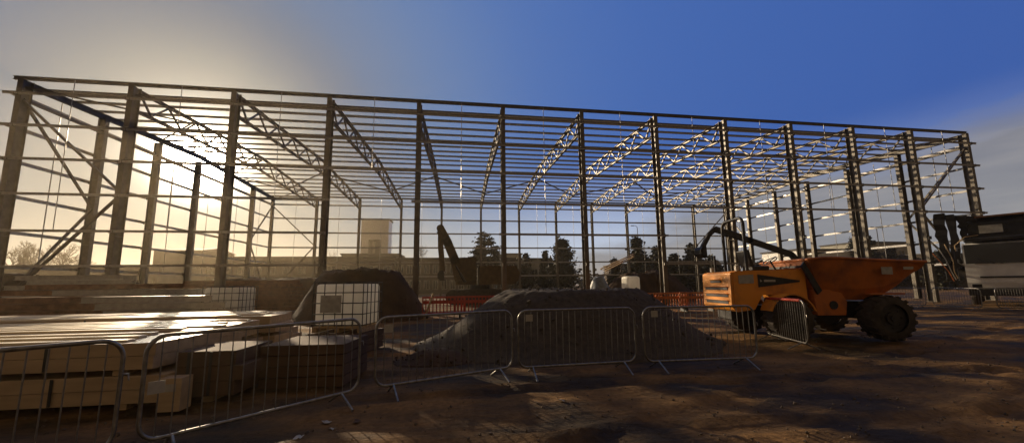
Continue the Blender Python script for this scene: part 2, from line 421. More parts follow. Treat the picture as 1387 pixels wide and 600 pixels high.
# roof bracing zig-zag under the bottom chords, and diagonal end bays
for i in range(0, 12):
    t = .5; ya, yb = (WID*.50, WID*.70) if i % 2 == 0 else (WID*.70, WID*.50)
    za, zb = botz(ya/WID)-.05, botz(yb/WID)-.05
    MB().bar((i*BAY, ya, za), ((i+1)*BAY, yb, zb), .09, .09).build('roof_tie', 'steel', fr)
for x0, x1 in ((0, 1), (12, 11)):
    for k in range(6):
        ta, tb = k/6, (k+1)/6
        a, b = (x0, x1) if k % 2 == 0 else (x1, x0)
        MB().bar((a*BAY, ta*WID, rz_(ta)-.35), (b*BAY, tb*WID, rz_(tb)-.35), .08, .08).build('roof_tie', 'steel', fr)

# ------------------------------------------------------------------ crowd barriers
def barrier_proto(name, Lb=2.3, m_='tube', hgt=1.08, low=.16, nb=18, r=.019):
    root = empty(name, (0, 0, 0))
    rc = .16; pts = []
    for cx, cz, a0 in ((Lb/2-rc, hgt-rc, 0), (-Lb/2+rc, hgt-rc, 90), (-Lb/2+rc, low+rc, 180), (Lb/2-rc, low+rc, 270)):
        for k in range(7):
            a = radians(a0+k*15); pts.append((cx+rc*cos(a), 0, cz+rc*sin(a)))
    MB().tube(pts, r, 10, closed=True).build('frame', m_, root)
    proto = None
    for k in range(nb):
        x = -Lb/2 + Lb*(k+1)/(nb+1)
        if proto is None:
            proto = MB().cyl((0, 0, low+.005), (0, 0, hgt-.005), .0065, 6).build('upright', m_, root); proto.location = (x, 0, 0)
        else:
            c_ = proto.copy(); C.objects.link(c_); c_.location = (x, 0, 0); c_.parent = root
    for sx in (-1, 1):
        mb = MB(); x = sx*(Lb/2-.26)
        mb.tube([(x, -.31, .012), (x, -.03, low-.005), (x, .03, low-.005), (x, .31, .012)], .015, 8)
        mb.build('foot', m_, root)
    mb = MB(); mb.tube([(Lb/2+.017, 0, .78), (Lb/2+.05, 0, .78), (Lb/2+.06, 0, .72)], .007, 6); mb.build('hook', m_, root)
    return root
bp = barrier_proto('crowd_barrier')
used = [False]
GB = 'steel crowd barriers set out in a row'
def place_barrier(a, b, label, plate=None, feet_ext=.26, group=GB, tilt=0, zz=0):
    o = bp if not used[0] else copy_tree(bp); used[0] = True
    a, b = Vector((a[0], a[1], 0)), Vector((b[0], b[1], 0)); mid = (a+b)/2; d = b-a
    o.location = (mid.x, mid.y, zz); o.scale.x = d.length/2.34; o.rotation_euler = (tilt, 0, atan2(d.y, d.x))
    tag(o, label, 'barrier', group)
    o.rotation_euler.x = radians(1.3*sin(mid.x*7.3)); o.rotation_euler.y = radians(.5*sin(mid.x*3.1)); o.location.z = -.008
    if plate:
        MB().box((plate[0], -.028, plate[1]), (.13, .004, .11)).build('tag_plate', 'label', o)
    return o
place_barrier((-4.22, 2.16), (-2.93, 3.70), 'leftmost steel crowd barrier, cut by the left edge, before the pale panel stack')
place_barrier((-2.85, 3.78), (-1.33, 5.2), 'steel crowd barrier in front of the stack ends and the brown boards', (-1.05, .62))
place_barrier((-1.17, 5.25), (.87, 6.08), 'steel crowd barrier at the left foot of the gravel mound, next to the brown boards', (-.98, .93))
place_barrier((.92, 6.02), (3.06, 6.12), 'steel crowd barrier seen square on in front of the middle of the gravel mound', (-.95, .96))
place_barrier((3.14, 6.02), (5.32, 5.98), 'steel crowd barrier ending beside the dumper, with a pale tag at its upper left corner', (-.93, .97))
b6 = place_barrier((8.1, 8.75), (7.42, 6.95), 'steel crowd barrier standing end on beside the dumper under a red sleeve')
MB().cyl((-.98, 0, 1.085), (.98, 0, 1.085), .034, 10).build('top_sleeve', 'redplastic', b6)
# barriers at the right by the van
pr = [(25.0, 16.1, 24.75, 14.1), (25.35, 13.95, 27.5, 13.4), (27.7, 13.35, 29.9, 12.8), (24.5, 18.4, 24.9, 16.3)]
lb = ['steel crowd barrier standing end on left of the crane lorry', 'steel crowd barrier in front of the left corner of the crane lorry', 'steel crowd barrier at the right edge, before the crane lorry bumper', 'steel crowd barrier behind the lip of the dumper skip']
for (a, b, c_, d), t in zip(pr, lb): place_barrier((a, b), (c_, d), t)

# plastic chapter barriers in the middle distance
def plastic_barrier(name, m_):
    root = empty(name, (0, 0, 0)); Lb, H = 2.0, 1.0
    mb = MB(); mb.bb(-Lb/2, Lb/2, -.025, .025, H-.09, H); mb.bb(-Lb/2, Lb/2, -.025, .025, .18, .27)
    mb.bb(-Lb/2, -Lb/2+.06, -.026, .026, .27, H-.09); mb.bb(Lb/2-.06, Lb/2, -.026, .026, .27, H-.09)
    mb.build('frame', m_, root, bevel=.008)
    MB().bb(-Lb/2+.06, Lb/2-.06, -.018, .018, .66, .80).build('reflector_band', 'label' if m_ == 'x' else m_, root)
    for k in range(11):
        x = -Lb/2+.06+(Lb-.12)*(k+.7)/11.4
        MB().box((x, 0, .585), (.05, .03, .63)).build('slat', m_, root)
    for sx in (-1, 1): MB().prism([(sx*.75-.04, .0), (sx*.75+.04, .0), (sx*.75+.03, .2), (sx*.75-.03, .2)], -.24, .24).build('foot', 'black', root)
    return root
rp = plastic_barrier('plastic_barrier', 'redplastic'); op_ = plastic_barrier('plastic_barrier', 'orangeplastic')
first = {id(rp): True, id(op_): True}
def place_pl(p, x, y, rz, label, tx=0):
    o = p if first[id(p)] else copy_tree(p); first[id(p)] = False
    o.location = (x, y, 0); o.rotation_euler = (tx, 0, rz); tag(o, label, 'plastic barrier', 'plastic site barriers across the middle of the site')
    return o
yb_ = 17.6
def XY(px, Y): return D(px, 400, Y).x
place_pl(rp, XY(601, 17.6), 17.6, .05, 'red plastic barrier with a pale post leaning on its left end')
place_pl(rp, XY(644, 17.7), 17.7, -.03, 'red plastic barrier just left of the mound top, right of the first red one')
lab = ['orange plastic barrier showing over the mound below the leafy round tree', 'orange plastic barrier over the mound crest next to the pale cream capped one', 'orange plastic barrier behind the mound below the blue grey tarp', 'orange plastic barrier left of the white notice', 'orange plastic barrier carrying a white notice', 'orange plastic barrier with a pale steel column rising behind it', 'orange plastic barrier closest to the dumper radiator grille']
for k, px in enumerate((700, 742, 800, 836, 872, 908, 944)):
    o = place_pl(op_, XY(px, 17.8+.25*(k % 2)), 17.8+.25*(k % 2), (-.04, .05, 0, .06)[k % 4], lab[k])
    if k == 4:
        pn = MB().box((.12, -.045, .80), (.42, .006, .28)).build('notice', 'label', o)
        mb = MB(); mb.box((.04, -.0495, .81), (.05, .002, .13)); mb.box((.16, -.0495, .84), (.10, .002, .03)); mb.box((.16, -.0495, .78), (.10, .002, .03)); mb.build('notice_mark', 'black', pn)
# pale prop leaning on the red barrier
p = D(583, 398, 17.3)
tag(MB().cyl((p.x-.25, 17.3, .01), (p.x+.12, 17.45, 1.15), .045, 8).build('prop', 'timber'), 'short pale prop leaning at the left end of the red barrier', 'prop')

# ------------------------------------------------------------------ IBC totes
def ibc():
    root = empty('liquid_tote', (0, 0, 0)); w, d, h = 1.2, 1.0, 1.0; z0 = .15
    mb = MB(); mb.bb(-w/2+.03, w/2-.03, -d/2+.03, d/2-.03, z0+.01, z0+h-.04); o = mb.build('bottle', 'poly', root, bevel=.06)
    mb = MB(); mb.cyl((0, 0, z0+h-.045), (0, 0, z0+h), .1, 16); mb.build('cap', 'black', root)
    mb = MB()
    for x in (-w/2, -w/2+.27, -w/2+.54, 0.12, .36, w/2):
        for y in (-d/2, d/2): mb.cyl((x, y, z0), (x, y, z0+h), .012, 6)
    for y in (-d/2, -.3, -.1, .1, .3, d/2):
        for x in (-w/2, w/2): mb.cyl((x, y, z0), (x, y, z0+h), .012, 6)
    for z in (z0+.02, z0+.27, z0+.52, z0+.76, z0+h):
        mb.tube([(-w/2, -d/2, z), (w/2, -d/2, z), (w/2, d/2, z), (-w/2, d/2, z)], .014, 6, closed=True)
    for x in (-.3, .3): mb.cyl((x, -d/2, z0+h+.01), (x, d/2, z0+h+.01), .012, 6)
    mb.build('cage', 'darkmetal', root)
    MB().box((-.16, -d/2-.016, z0+.5), (.50, .008, .40)).build('sign_plate', 'plate', root)
    mb = MB()
    for x in (-w/2+.06, 0, w/2-.06): mb.bb(x-.05, x+.05, -d/2, d/2, .0, .10)
    for y in (-.44, -.22, 0, .22, .44): mb.bb(-w/2, w/2, y-.05, y+.05, .102, .13)
    mb.build('pallet', 'timber', root)
    return root
t1 = ibc(); t1.location = (-2.72, 9.35, .46); t1.rotation_euler.z = radians(-12)
tag(t1, 'larger white caged liquid tote with a grey plate, right of the panel stack', 'tote', 'white caged liquid totes')
t2 = copy_tree(t1); t2.location = (-8.15, 14.2, .42); t2.rotation_euler.z = radians(-4)
tag(t2, 'smaller looking white caged tote farther back behind the panel stack', 'tote', 'white caged liquid totes')
for ch in kids(t2, 'sign_plate'): bpy.data.objects.remove(ch)

# ------------------------------------------------------------------ panel packs on the left
def pack(x0, x1, y0, y1, z0, z1, label, seed, group='stacked packs of long pale panels', m2='panel'):
    rnd = random.Random(seed)
    root = empty('panel_pack', ((x0+x1)/2, (y0+y1)/2, z0), radians(rnd.uniform(-.8, .8)), label, 'panel pack', group)
    hw, hd = (x1-x0)/2, (y1-y0)/2; H = z1-z0
    for bx in [(-hw+.4)+k*(2*hw-.8)/4 for k in range(5)]:
        MB().box((bx, 0, .035), (.10, 2*hd-.04, .07)).build('bearer', 'timber', root)
    n = max(2, int(round((H-.07)/.17))); z = .07; t = (H-.07)/n
    for k in range(n):
        e = rnd.uniform(-.10, .10); dy = rnd.uniform(-.012, .012)
        MB().bb(-hw, hw+e, -hd+dy, hd+dy, z+.004, z+t).build('panel', m2, root, bevel=.006); z += t
    for q in (-.62, 0.05, .7):
        MB().box((q*hw, -hd-.016, H/2+.04), (.035, .004, H-.09)).build('strap', 'black', root)
    return root, H
yy = 5.35
xs = [-3.90, -4.05, -4.55, -4.3, -4.75]
ys = [(5.35, 6.45), (6.62, 7.66), (7.85, 8.85), (9.05, 10.0), (10.25, 11.3)]
zs = [.82, .84, .80, .86, .83]
lbs = ['nearest upper pack of long pale panels behind the left barriers', 'second pack of long pale panels from the camera, top layer in sunlight', 'third pack of long pale panels, its right end short of the near tote', 'fourth long pale panel pack, with a dark gap before it', 'farthest long pale panel pack, reaching to the caged totes']
for (a, b), x1_, z1_, t, k in zip(ys, xs, zs, lbs, range(5)):
    root, H = pack(x1_-7.8, x1_, a, b, .42, z1_, t, k+3)
    # timber laths lying on top
    rnd = random.Random(40+k)
    for q in range(3 + k % 2):
        y = -(b-a)/2 + (b-a)*(q+.5)/(3 + k % 2); e = rnd.uniform(-.5, .35)
        MB().bb(-3.8+rnd.uniform(0, .5), 3.6+e, y-.07, y+.07, H+.002, H+.03+.012*rnd.random()).build('top_lath', 'lath', root)
lbs2 = ['lowest front pack of pale panels standing on the ground behind the left barriers', 'lower pack under the second row of pale panels', 'lower pack under the third row of pale panels', 'lower pack under the fourth row of pale panels', 'lower pack under the farthest row of pale panels']
for (a, b), x1_, t, k in zip(ys, (-3.82, -3.85, -4.3, -4.2, -4.6), lbs2, range(5)):
    pack(x1_-7.8, x1_, a+.02, b-.02, 0, .415, t, k+13)
# short block and crate beside the packs
r_, H_ = pack(-3.76, -2.95, 5.52, 6.45, 0, .66, 'short low panel pack standing just right of the front stack', 31, m2='wrap')
bx = empty('crate', (-3.93+.35, 5.28, 0), 0, 'small pale crate with a white label at the right end of the front panel stack', 'crate')
MB().bb(-.13, .13, -.1, .1, 0, .40).build('body', 'panel', bx, bevel=.006); MB().bb(-.11, .07, -.106, -.102, .24, .33).build('paper_label', 'label', bx)
# brown board stack carrying the near tote
bs = empty('board_stack', (-2.35, 6.55, 0), radians(-4), 'brown board stack behind the second barrier, in front of the near tote', 'board stack')
for k in range(4): MB().bb(-.62, .62, -.55, .55, .005+.16*k, .15+.16*k).build('board', 'wrap', bs, bevel=.008)
bs2 = empty('board_stack', (-2.72, 9.35, 0), radians(-12), 'low board stack directly under the near caged tote', 'board stack')
for k in range(3): MB().bb(-.66, .66, -.55, .55, .005+.15*k, .145+.15*k).build('board', 'wrap', bs2, bevel=.006)
bs3 = empty('board_stack', (-8.15, 14.2, 0), radians(-4), 'solid board stack directly under the farther caged tote', 'board stack')
MB().bb(-.66, .66, -.55, .55, 0, .415).build('board', 'wrap', bs3, bevel=.006)

# ------------------------------------------------------------------ heaps
def clod(mb, x, y, z, s_, rnd):
    vs = []; E_ = Euler((rnd.uniform(0, 6), rnd.uniform(0, 6), rnd.uniform(0, 6))).to_matrix()
    for a, b, c_ in ((1, 0, 0), (-1, 0, 0), (0, 1, 0), (0, -1, 0), (0, 0, 1), (0, 0, -1)): vs.append(E_ @ Vector((a*s_*rnd.uniform(.6, 1.2), b*s_*rnd.uniform(.6, 1.2), c_*s_*.7)) + Vector((x, y, z)))
    mb.add(vs, [(0, 2, 4), (2, 1, 4), (1, 3, 4), (3, 0, 4), (2, 0, 5), (1, 2, 5), (3, 1, 5), (0, 3, 5)])
def heap(name, m_, cx, cy, rx, ry, H, flat, label, cat, seed=0, n=90, amp=.12, yaw=0, fine=.03):
    vs = []; fs = []
    for j in range(n+1):
        for i in range(n+1):
            u, v_ = (i/n*2-1)*1.05, (j/n*2-1)*1.05
            x, y = u*rx, v_*ry
            rr = sqrt(u*u+v_*v_) + .10*noise.noise(Vector((u*1.7+seed, v_*1.7, seed)))
            k = max(0, min(1, (1-rr)/(1-flat))); h = H*(k*k*(3-2*k)*.35+k*.65)
            h += k*min(1, H)*(amp*noise.noise(Vector((x*.7, y*.7, seed+5.))) + amp*.5*noise.noise(Vector((x*2, y*2, seed+9.))) + fine*noise.noise(Vector((x*7, y*7, seed+2.))))
            if k <= 0: h = -.06
            vs.append((x, y, h))
    for j in range(n):
        for i in range(n):
            q = (j*(n+1)+i, j*(n+1)+i+1, (j+1)*(n+1)+i+1, (j+1)*(n+1)+i)
            if max(vs[t][2] for t in q) > -.05: fs.append(q)
    mb = MB(); mb.add(vs, fs, True)
    o = mb.build(name, m_, None, (cx, cy, 0), yaw)
    rr_ = random.Random(int(seed*7+1)); ms = MB(); up = [v_ for v_ in vs if v_[2] > -.03]
    for _ in range(900 if rx > 2 else 160):
        v_ = rr_.choice(up); clod(ms, v_[0]+rr_.uniform(-.1, .1), v_[1]+rr_.uniform(-.1, .1), v_[2]+.005, (.014+.05*rr_.random()**4)*(1.6 if rx > 2.85 and rx < 2.95 or rx > 5 else 1), rr_)
    if m_ != 'tarp': ms.build('loose_clods', m_, o)['kind'] = 'stuff'
    return tag(o, label, cat)
heap('gravel_mound', 'gravel', 2.9, 9.4, 4.0, 2.8, 1.36, .42, 'broad flat-topped gravel mound behind the middle barriers', 'mound', 2, 130, .06, fine=.035)
heap('soil_mound', 'soil', -4.75, 18.2, 3.1, 2.7, 2.25, .52, 'tall dark soil mound behind the near white tote', 'mound', 6, 90, .26, fine=.08)
heap('soil_mound', 'soil', -.5, 7.7, .9, .6, .22, .25, 'small stony soil spill at the left foot of the gravel mound', 'mound', 9, 60, .08, fine=.05)
heap('soil_mound', 'soil', -25.5, 24.5, 9.5, 4.5, 2.2, .55, 'long low dark spoil bank at the left behind the panel stack', 'mound', 12, 90, .25, fine=.06)
heap('soil_mound', 'soil', -12.5, 30.0, 9.5, 4.0, 2.1, .55, 'long low dark spoil bank between the far tote and the tall soil mound', 'mound', 15, 90, .25, fine=.06)
# ------------------------------------------------------------------ site dumper
dm = empty('site_dumper', (9.72, 9.02, 0), radians(-10), 'orange site dumper with its long skip pointing right and roll bar raised', 'dumper')
dm.scale = (.90, 1, 1)
def wheel(x, y, r, w, parent, s_):
    wh = bpy.data.objects.new('wheel', None); C.objects.link(wh); wh.parent = parent; wh.location = (x, y, r); wh.scale = (1/.9, 1, 1)
    mb = MB(); prof = [(-.5, .62), (-.5, .90), (-.36, .97), (0, 1.0), (.36, .97), (.5, .90), (.5, .62)]; n = 40
    vs = [(q*0 + rr*r*cos(2*pi*j/n), a*w, rr*r*sin(2*pi*j/n)) for a, rr in prof for j in range(n)]
    mb.add(vs, [(i*n+j, i*n+(j+1) % n, (i+1)*n+(j+1) % n, (i+1)*n+j) for i in range(len(prof)-1) for j in range(n)], True)
    for j in range(18):
        for sd in (-1, 1):
            a = 2*pi*(j+(.5 if sd > 0 else 0))/18
            b = a+.17
            mb.bar((r*.985*cos(a), sd*.02*w, r*.985*sin(a)), (r*.955*cos(b), sd*.50*w, r*.955*sin(b)), .075, .05, (cos(a), 0, sin(a)))
    mb.build('tyre', 'rubber', wh)
    mb = MB(); mb.cyl((0, -w*.36, 0), (0, w*.36, 0), r*.63, 28); mb.cyl((0, s_*w*.36, 0), (0, s_*w*.46, 0), r*.28, 20); mb.cyl((0, s_*w*.46, 0), (0, s_*w*.52, 0), r*.14, 12)
    for j in range(8):
        a = 2*pi*j/8; mb.cyl((r*.42*cos(a), s_*w*.36, r*.42*sin(a)), (r*.42*cos(a), s_*w*.40, r*.42*sin(a)), .018, 6)
    mb.build('rim', 'darkmetal', wh)
RW = .56
for x in (-1.38, 1.32):
    for y, s_ in ((-.93, -1), (.93, 1)): wheel(x, y, RW if x > 0 else .54, .46, dm, s_)
# rear body
mb = MB(); mb.prism([(-2.72, .84), (-2.70, 1.76), (-2.6, 1.80), (-.62, 1.82), (-.62, 1.02), (-.75, .98), (-.85, 1.16), (-1.9, 1.16), (-2.15, .78), (-2.66, .72)], -.76, .76); mb.build('engine_cover', 'orange', dm, bevel=.04)
mb = MB(); mb.prism([(-2.80, .86), (-2.78, 1.74), (-2.72, 1.78), (-2.62, 1.78), (-2.62, .74), (-2.72, .76)], -.74, .74); gr = mb.build('rear_grille', 'orange', dm, bevel=.02)
for k, z in enumerate((1.52, 1.33, 1.14, .96)):
    MB().box((-2.798, -.02, z), (.03, 1.15-(.6 if k == 0 else 0), .055 if k == 0 else .07)).build('grille_slot', 'black', gr)
    MB().box((-2.82, -.02, z+.05), (.07, 1.2-(.6 if k == 0 else 0), .02), M=Matrix.Rotation(.5, 3, 'Y')).build('louvre', 'orange', gr)
MB().prism([(-2.0, 1.36), (-2.0, 1.70), (-.80, 1.53), (-.80, 1.49)], -.772, -.765).build('side_decal', 'black', dm)
MB().prism([(-2.56, 1.46), (-2.56, 1.68), (-2.12, 1.70), (-2.12, 1.47)], -.770, -.765).build('side_plate', 'plate', dm)
mb = MB(); mb.prism([(-1.94, 1.50), (-1.94, 1.57), (-1.88, 1.52)], -.777, -.773); mb.prism([(-1.83, 1.50), (-1.83, 1.56), (-1.50, 1.555), (-1.50, 1.50)], -.777, -.773); mb.build('decal_mark', 'label', dm)
for y in (-1, 1):   # mudguards over the rear wheels
    pts = []
    for k in range(10):
        a = radians(20+k*15.5); pts.append((-1.38+.66*cos(a), .54+.66*sin(a)))
    inn = [(-1.38+.625*cos(radians(20+k*15.5)), .54+.625*sin(radians(20+k*15.5))) for k in reversed(range(10))]
    mb = MB(); mb.prism(pts+inn, y*.74, y*1.18); mb.build('mudguard', 'orange', dm)
MB().bb(-2.6, -.3, -.36, .36, .48, .86).build('rear_chassis', 'darkmetal', dm, bevel=.02)
# front chassis and pivot
mb = MB(); mb.prism([(-.55, .55), (-.55, 1.22), (.45, 1.22), (.75, .95), (1.9, .95), (2.0, .6), (.2, .5)], -.42, .42); mb.build('front_chassis', 'darkmetal', dm, bevel=.02)
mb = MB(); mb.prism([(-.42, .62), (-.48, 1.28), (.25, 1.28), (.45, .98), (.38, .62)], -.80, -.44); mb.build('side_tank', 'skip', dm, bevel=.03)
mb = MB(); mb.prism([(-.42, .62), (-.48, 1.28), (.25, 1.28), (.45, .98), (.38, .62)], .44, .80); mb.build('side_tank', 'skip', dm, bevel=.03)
mb = MB(); mb.cyl((.05, -.83, .88), (.05, -.79, .88), .11, 16); mb.build('tank_cap', 'black', dm)
MB().cyl((1.32, -.72, .56), (1.32, .72, .56), .1, 14).build('axle', 'darkmetal', dm); MB().cyl((-1.38, -.72, .54), (-1.38, .72, .54), .1, 14).build('axle', 'darkmetal', dm)
# skip: hollow hopper
def skip_mesh():
    # outline stations along x: (x, floor z, rim z, half width floor, half width rim)
    st = [(-.66, 1.70, 2.06, .55, .98), (-.32, 1.18, 2.09, .72, 1.05), (.05, 1.02, 2.08, .80, 1.08), (.8, 1.0, 2.03, .86, 1.10), (1.4, 1.08, 2.0, .88, 1.12), (1.9, 1.36, 1.97, .92, 1.14), (2.4, 1.76, 1.95, 1.0, 1.15)]
    mb = MB(); t = .035
    def ring(s_, off):
        x, z0, z1, w0, w1 = s_
        return [(x, -w1+off, z1), (x, -w0-.04+off, z0+.28*(z1-z0)), (x, -w0+.12+off, z0+off), (x, w0-.12-off, z0+off), (x, w0+.04-off, z0+.28*(z1-z0)), (x, w1-off, z1)]
    n = 6
    for off in (0, t):
        vs = [v for s_ in st for v in ring(s_, off)]
        mb.add(vs, [(i*n+j, i*n+j+1, (i+1)*n+j+1, (i+1)*n+j) for i in range(len(st)-1) for j in range(n-1)])
        mb.add(ring(st[0], off), [tuple(range(n))])
    a = [ring(s_, 0) for s_ in st]; b = [ring(s_, t) for s_ in st]
    for e in (0, 5):
        for i in range(len(st)-1): mb.add([a[i][e], a[i+1][e], b[i+1][e], b[i][e]], [(0, 1, 2, 3)])
    for j in range(n-1): mb.add([a[-1][j], a[-1][j+1], b[-1][j+1], b[-1][j]], [(0, 1, 2, 3)])
    return mb
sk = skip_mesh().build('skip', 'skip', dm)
mb = MB()
for e in (-1, 1): mb.tube([(-.66, e*.98, 2.07), (-.32, e*1.05, 2.10), (.05, e*1.08, 2.09), (.8, e*1.1, 2.04), (1.9, e*1.14, 1.98), (2.4, e*1.15, 1.96)], .035, 8)
mb.tube([(-.66, -.98, 2.07), (-.66, .98, 2.07)], .035, 8)
mb.build('rim_bar', 'skip', sk)
MB().prism([(1.2, 1.66), (1.2, 1.84), (1.5, 1.84), (1.5, 1.65)], -1.115, -1.108).build('side_label', 'plate', sk).rotation_euler = (0, 0, 0)
MB().prism([(1.78, 1.77), (1.79, 1.84), (2.06, 1.84), (2.04, 1.77)], -1.138, -1.130).build('side_label', 'label', sk)
mb = MB(); mb.prism([(-.80, 1.90), (-.72, 2.02), (-.30, 1.26), (-.42, 1.16)], -.9, -.84); mb.prism([(-.80, 1.90), (-.72, 2.02), (-.30, 1.26), (-.42, 1.16)], .84, .9); mb.bb(-.80, -.74, -.84, .84, 1.86, 1.92); mb.build('tipping_frame', 'black', dm)
mb = MB(); mb.cyl((-.4, -.15, .95), (.9, -.15, 1.10), .06, 10); mb.build('tipping_ram', 'darkmetal', dm)
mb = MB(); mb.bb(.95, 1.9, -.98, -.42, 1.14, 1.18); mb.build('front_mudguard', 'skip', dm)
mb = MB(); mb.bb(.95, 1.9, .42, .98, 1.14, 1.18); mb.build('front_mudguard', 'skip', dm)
# seat, steering wheel, roll bar, beacon, exhaust
mb = MB(); mb.bb(-1.75, -1.25, -.26, .26, 1.82, 1.95); mb.prism([(-1.80, 1.93), (-1.70, 1.93), (-1.82, 2.42), (-1.92, 2.40)], -.24, .24); mb.build('seat', 'black', dm, bevel=.03)
mb = MB(); mb.cyl((-.85, 0, 1.80), (-1.02, 0, 2.10), .025, 8)
q = [Vector((-1.02+.07*sin(a)*0, .2*cos(a), 2.10)) + Vector((.17*sin(a), 0, .10*sin(a))) for a in [2*pi*k/20 for k in range(20)]]
mb.tube(q, .014, 6, closed=True); mb.bar((-1.19, 0, 2.0), (-.85, 0, 2.2), .02); mb.build('steering_wheel', 'black', dm)
rb = []
HB = 3.30
for y, s_ in ((-.52, 1), (.52, -1)):
    for k in range(6):
        a = radians(k*18); t = (y, s_)
        if s_ > 0: rb.append((-2.12, -.52+.2*(1-cos(a)), HB-.2+.2*sin(a)))
        else: rb.append((-2.12, .52-.2*(1-sin(radians(90-k*18)))*1.0 if False else .52-.2*(1-cos(radians(90-k*18))), HB-.2+.2*sin(radians(90-k*18))))
pts = [(-2.12, -.52, 1.82)] + rb + [(-2.12, .52, 1.82)]
MB().tube(pts, .048, 10).build('roll_bar', 'black', dm)
mb = MB(); mb.cyl((-2.12, -.1, HB+.04), (-2.12, -.1, HB+.09), .05, 12); mb.cyl((-2.12, -.1, HB+.09), (-2.12, -.1, HB+.22), .06, 14, .045); mb.build('beacon', 'olive', dm)
MB().cyl((-2.5, .45, 1.8), (-2.5, .45, 2.3), .035, 10).build('exhaust', 'darkmetal', dm)
mb = MB()
for y in (-.64, .64): mb.box((-2.5, y, 1.88), (.10, .08, .12))
mb.build('rear_lamp', 'label', dm)

# ------------------------------------------------------------------ excavators
def excavator(x, y, rz, sc, boom, stick, label, house_h=(1.15, 2.6), cabx=(.2, 1.5), m_='olive', bw=.34, bucket_rot=0, cab_h=1.0, tail=2.2, sw=1.0, bs=1.0):
    e = empty('excavator', (x, y, 0), rz, label, 'excavator', 'tracked excavators on the site')
    def v(p): return (p[0]*sc, p[1]*sc, p[2]*sc)
    for s_ in (-1, 1):
        mb = MB(); poly = []
        for k in range(9): a = radians(90+k*22.5); poly.append((-1.6+.42*cos(a), .45+.42*sin(a)))
        for k in range(9): a = radians(-90+k*22.5); poly.append((1.6+.42*cos(a), .45+.42*sin(a)))
        mb.prism([(a*sc, b*sc) for a, b in poly], s_*.75*sc, s_*1.3*sc); mb.build('track', 'rubber', e)
    mb = MB(); mb.bb(-.9*sc, .9*sc, -.74*sc, .74*sc, .45*sc, .9*sc); mb.cyl(v((0, 0, .9)), v((0, 0, 1.14)), .6*sc, 20); mb.build('undercarriage', 'darkmetal', e)
    mb = MB(); mb.prism([(-tail*sc, 1.35*sc), (-(tail+.12)*sc, 1.8*sc), (-(tail-.1)*sc, house_h[1]*.86*sc), (.1*sc, house_h[1]*.86*sc), (.1*sc, 1.15*sc), (-(tail-.3)*sc, 1.15*sc)], -1.2*sc, 1.2*sc); mb.build('house', m_, e, bevel=.05*sc)
    cx0, cx1 = cabx
    zt = (house_h[1]+cab_h*.5)*sc
    mb = MB(); mb.prism([(cx0*sc, 1.15*sc), (cx0*sc, zt), (cx1*.8*sc, zt), (cx1*sc, 2.0*sc), (cx1*sc, 1.15*sc)], -1.2*sc, -.25*sc); cab = mb.build('cab', m_, e, bevel=.04*sc)
    z0, z1 = 1.9*sc, zt-.15*sc
    mb = MB(); mb.prism([((cx0+.12)*sc, z0), ((cx0+.12)*sc, z1), (cx1*.72*sc, z1), (cx1*.88*sc, z0)], -1.215*sc, -1.203*sc); mb.build('window', 'glass', cab)
    mb = MB()
    for (p, q) in zip(boom, boom[1:]): mb.bar(v(p), v(q), bw*sc, bw*1.35*sc)
    for p in boom[1:-1]: mb.cyl((p[0]*sc, -bw*.5*sc, p[2]*sc), (p[0]*sc, bw*.5*sc, p[2]*sc), bw*.68*sc, 14)
    mb.build('boom', m_, e)
    mb = MB()
    for (p, q) in zip(stick, stick[1:]): mb.bar(v(p), v(q), bw*.8*sc*sw, bw*1.05*sc*sw)
    mb.cyl((stick[0][0]*sc, -bw*.55*sc, stick[0][2]*sc), (stick[0][0]*sc, bw*.55*sc, stick[0][2]*sc), bw*.6*sc, 12)
    mb.build('stick', m_, e)
    # rams
    b0 = Vector(v(boom[0])); b1 = Vector(v(boom[1]))
    for s_ in (-1, 1):
        mb = MB(); a = Vector((.9*sc, s_*bw*.75*sc, 1.3*sc)); b = b0.lerp(b1, .75)+Vector((0, s_*bw*.62*sc, -.05*sc)); mid = a.lerp(b, .55)
        mb.cyl(a, mid, .09*sc, 10); mb.cyl(mid, b, .05*sc, 10); mb.build('hydraulic_ram', 'darkmetal', e)
    k = len(boom)//2; a = Vector(v(boom[-2])).lerp(Vector(v(boom[-1])), .2)+Vector((0, 0, bw*.9*sc)); b = Vector(v(stick[0])).lerp(Vector(v(stick[1])), -.12)
    mb = MB(); mb.cyl(a, a.lerp(b, .6), .08*sc, 10); mb.cyl(a.lerp(b, .6), b, .045*sc, 10); mb.build('hydraulic_ram', 'darkmetal', e)
    # bucket
    tip = Vector(v(stick[-1])); s0 = sc; sc = sc*bs; R = Matrix.Rotation(bucket_rot, 3, 'Y')
    prof = [(-.1, .1), (.28, .15), (.55, -.1), (.62, -.5), (.4, -.85), (.05, -.95), (-.05, -.88), (.32, -.72), (.46, -.45), (.4, -.15), (.2, 0), (-.08, 0)]
    pr2 = [R @ Vector((a*sc, 0, b*sc)) + tip for a, b in prof]
    mb = MB(); mb.prism([(p_.x, p_.z) for p_ in pr2], -.5*sc, .5*sc)
    fill = [R @ Vector((a*sc, 0, b*sc)) + tip for a, b in ((-.1, .05), (.28, .1), (.52, -.1), (.58, -.5), (.38, -.8), (.05, -.9))]
    for s_ in (-.5, .48): mb.prism([(p_.x, p_.z) for p_ in fill], s_*sc, (s_+.02)*sc)
    for q_ in range(4):
        y_ = (-.42+.28*q_)*sc; p_ = R @ Vector((.05*sc, 0, -.93*sc)) + tip; q2 = R @ Vector((-.16*sc, 0, -.86*sc)) + tip
        mb.bar((p_.x, y_, p_.z), (q2.x, y_, q2.z), .08*sc, .05*sc)
    mb.build('bucket', 'darkmetal', e); sc = s0
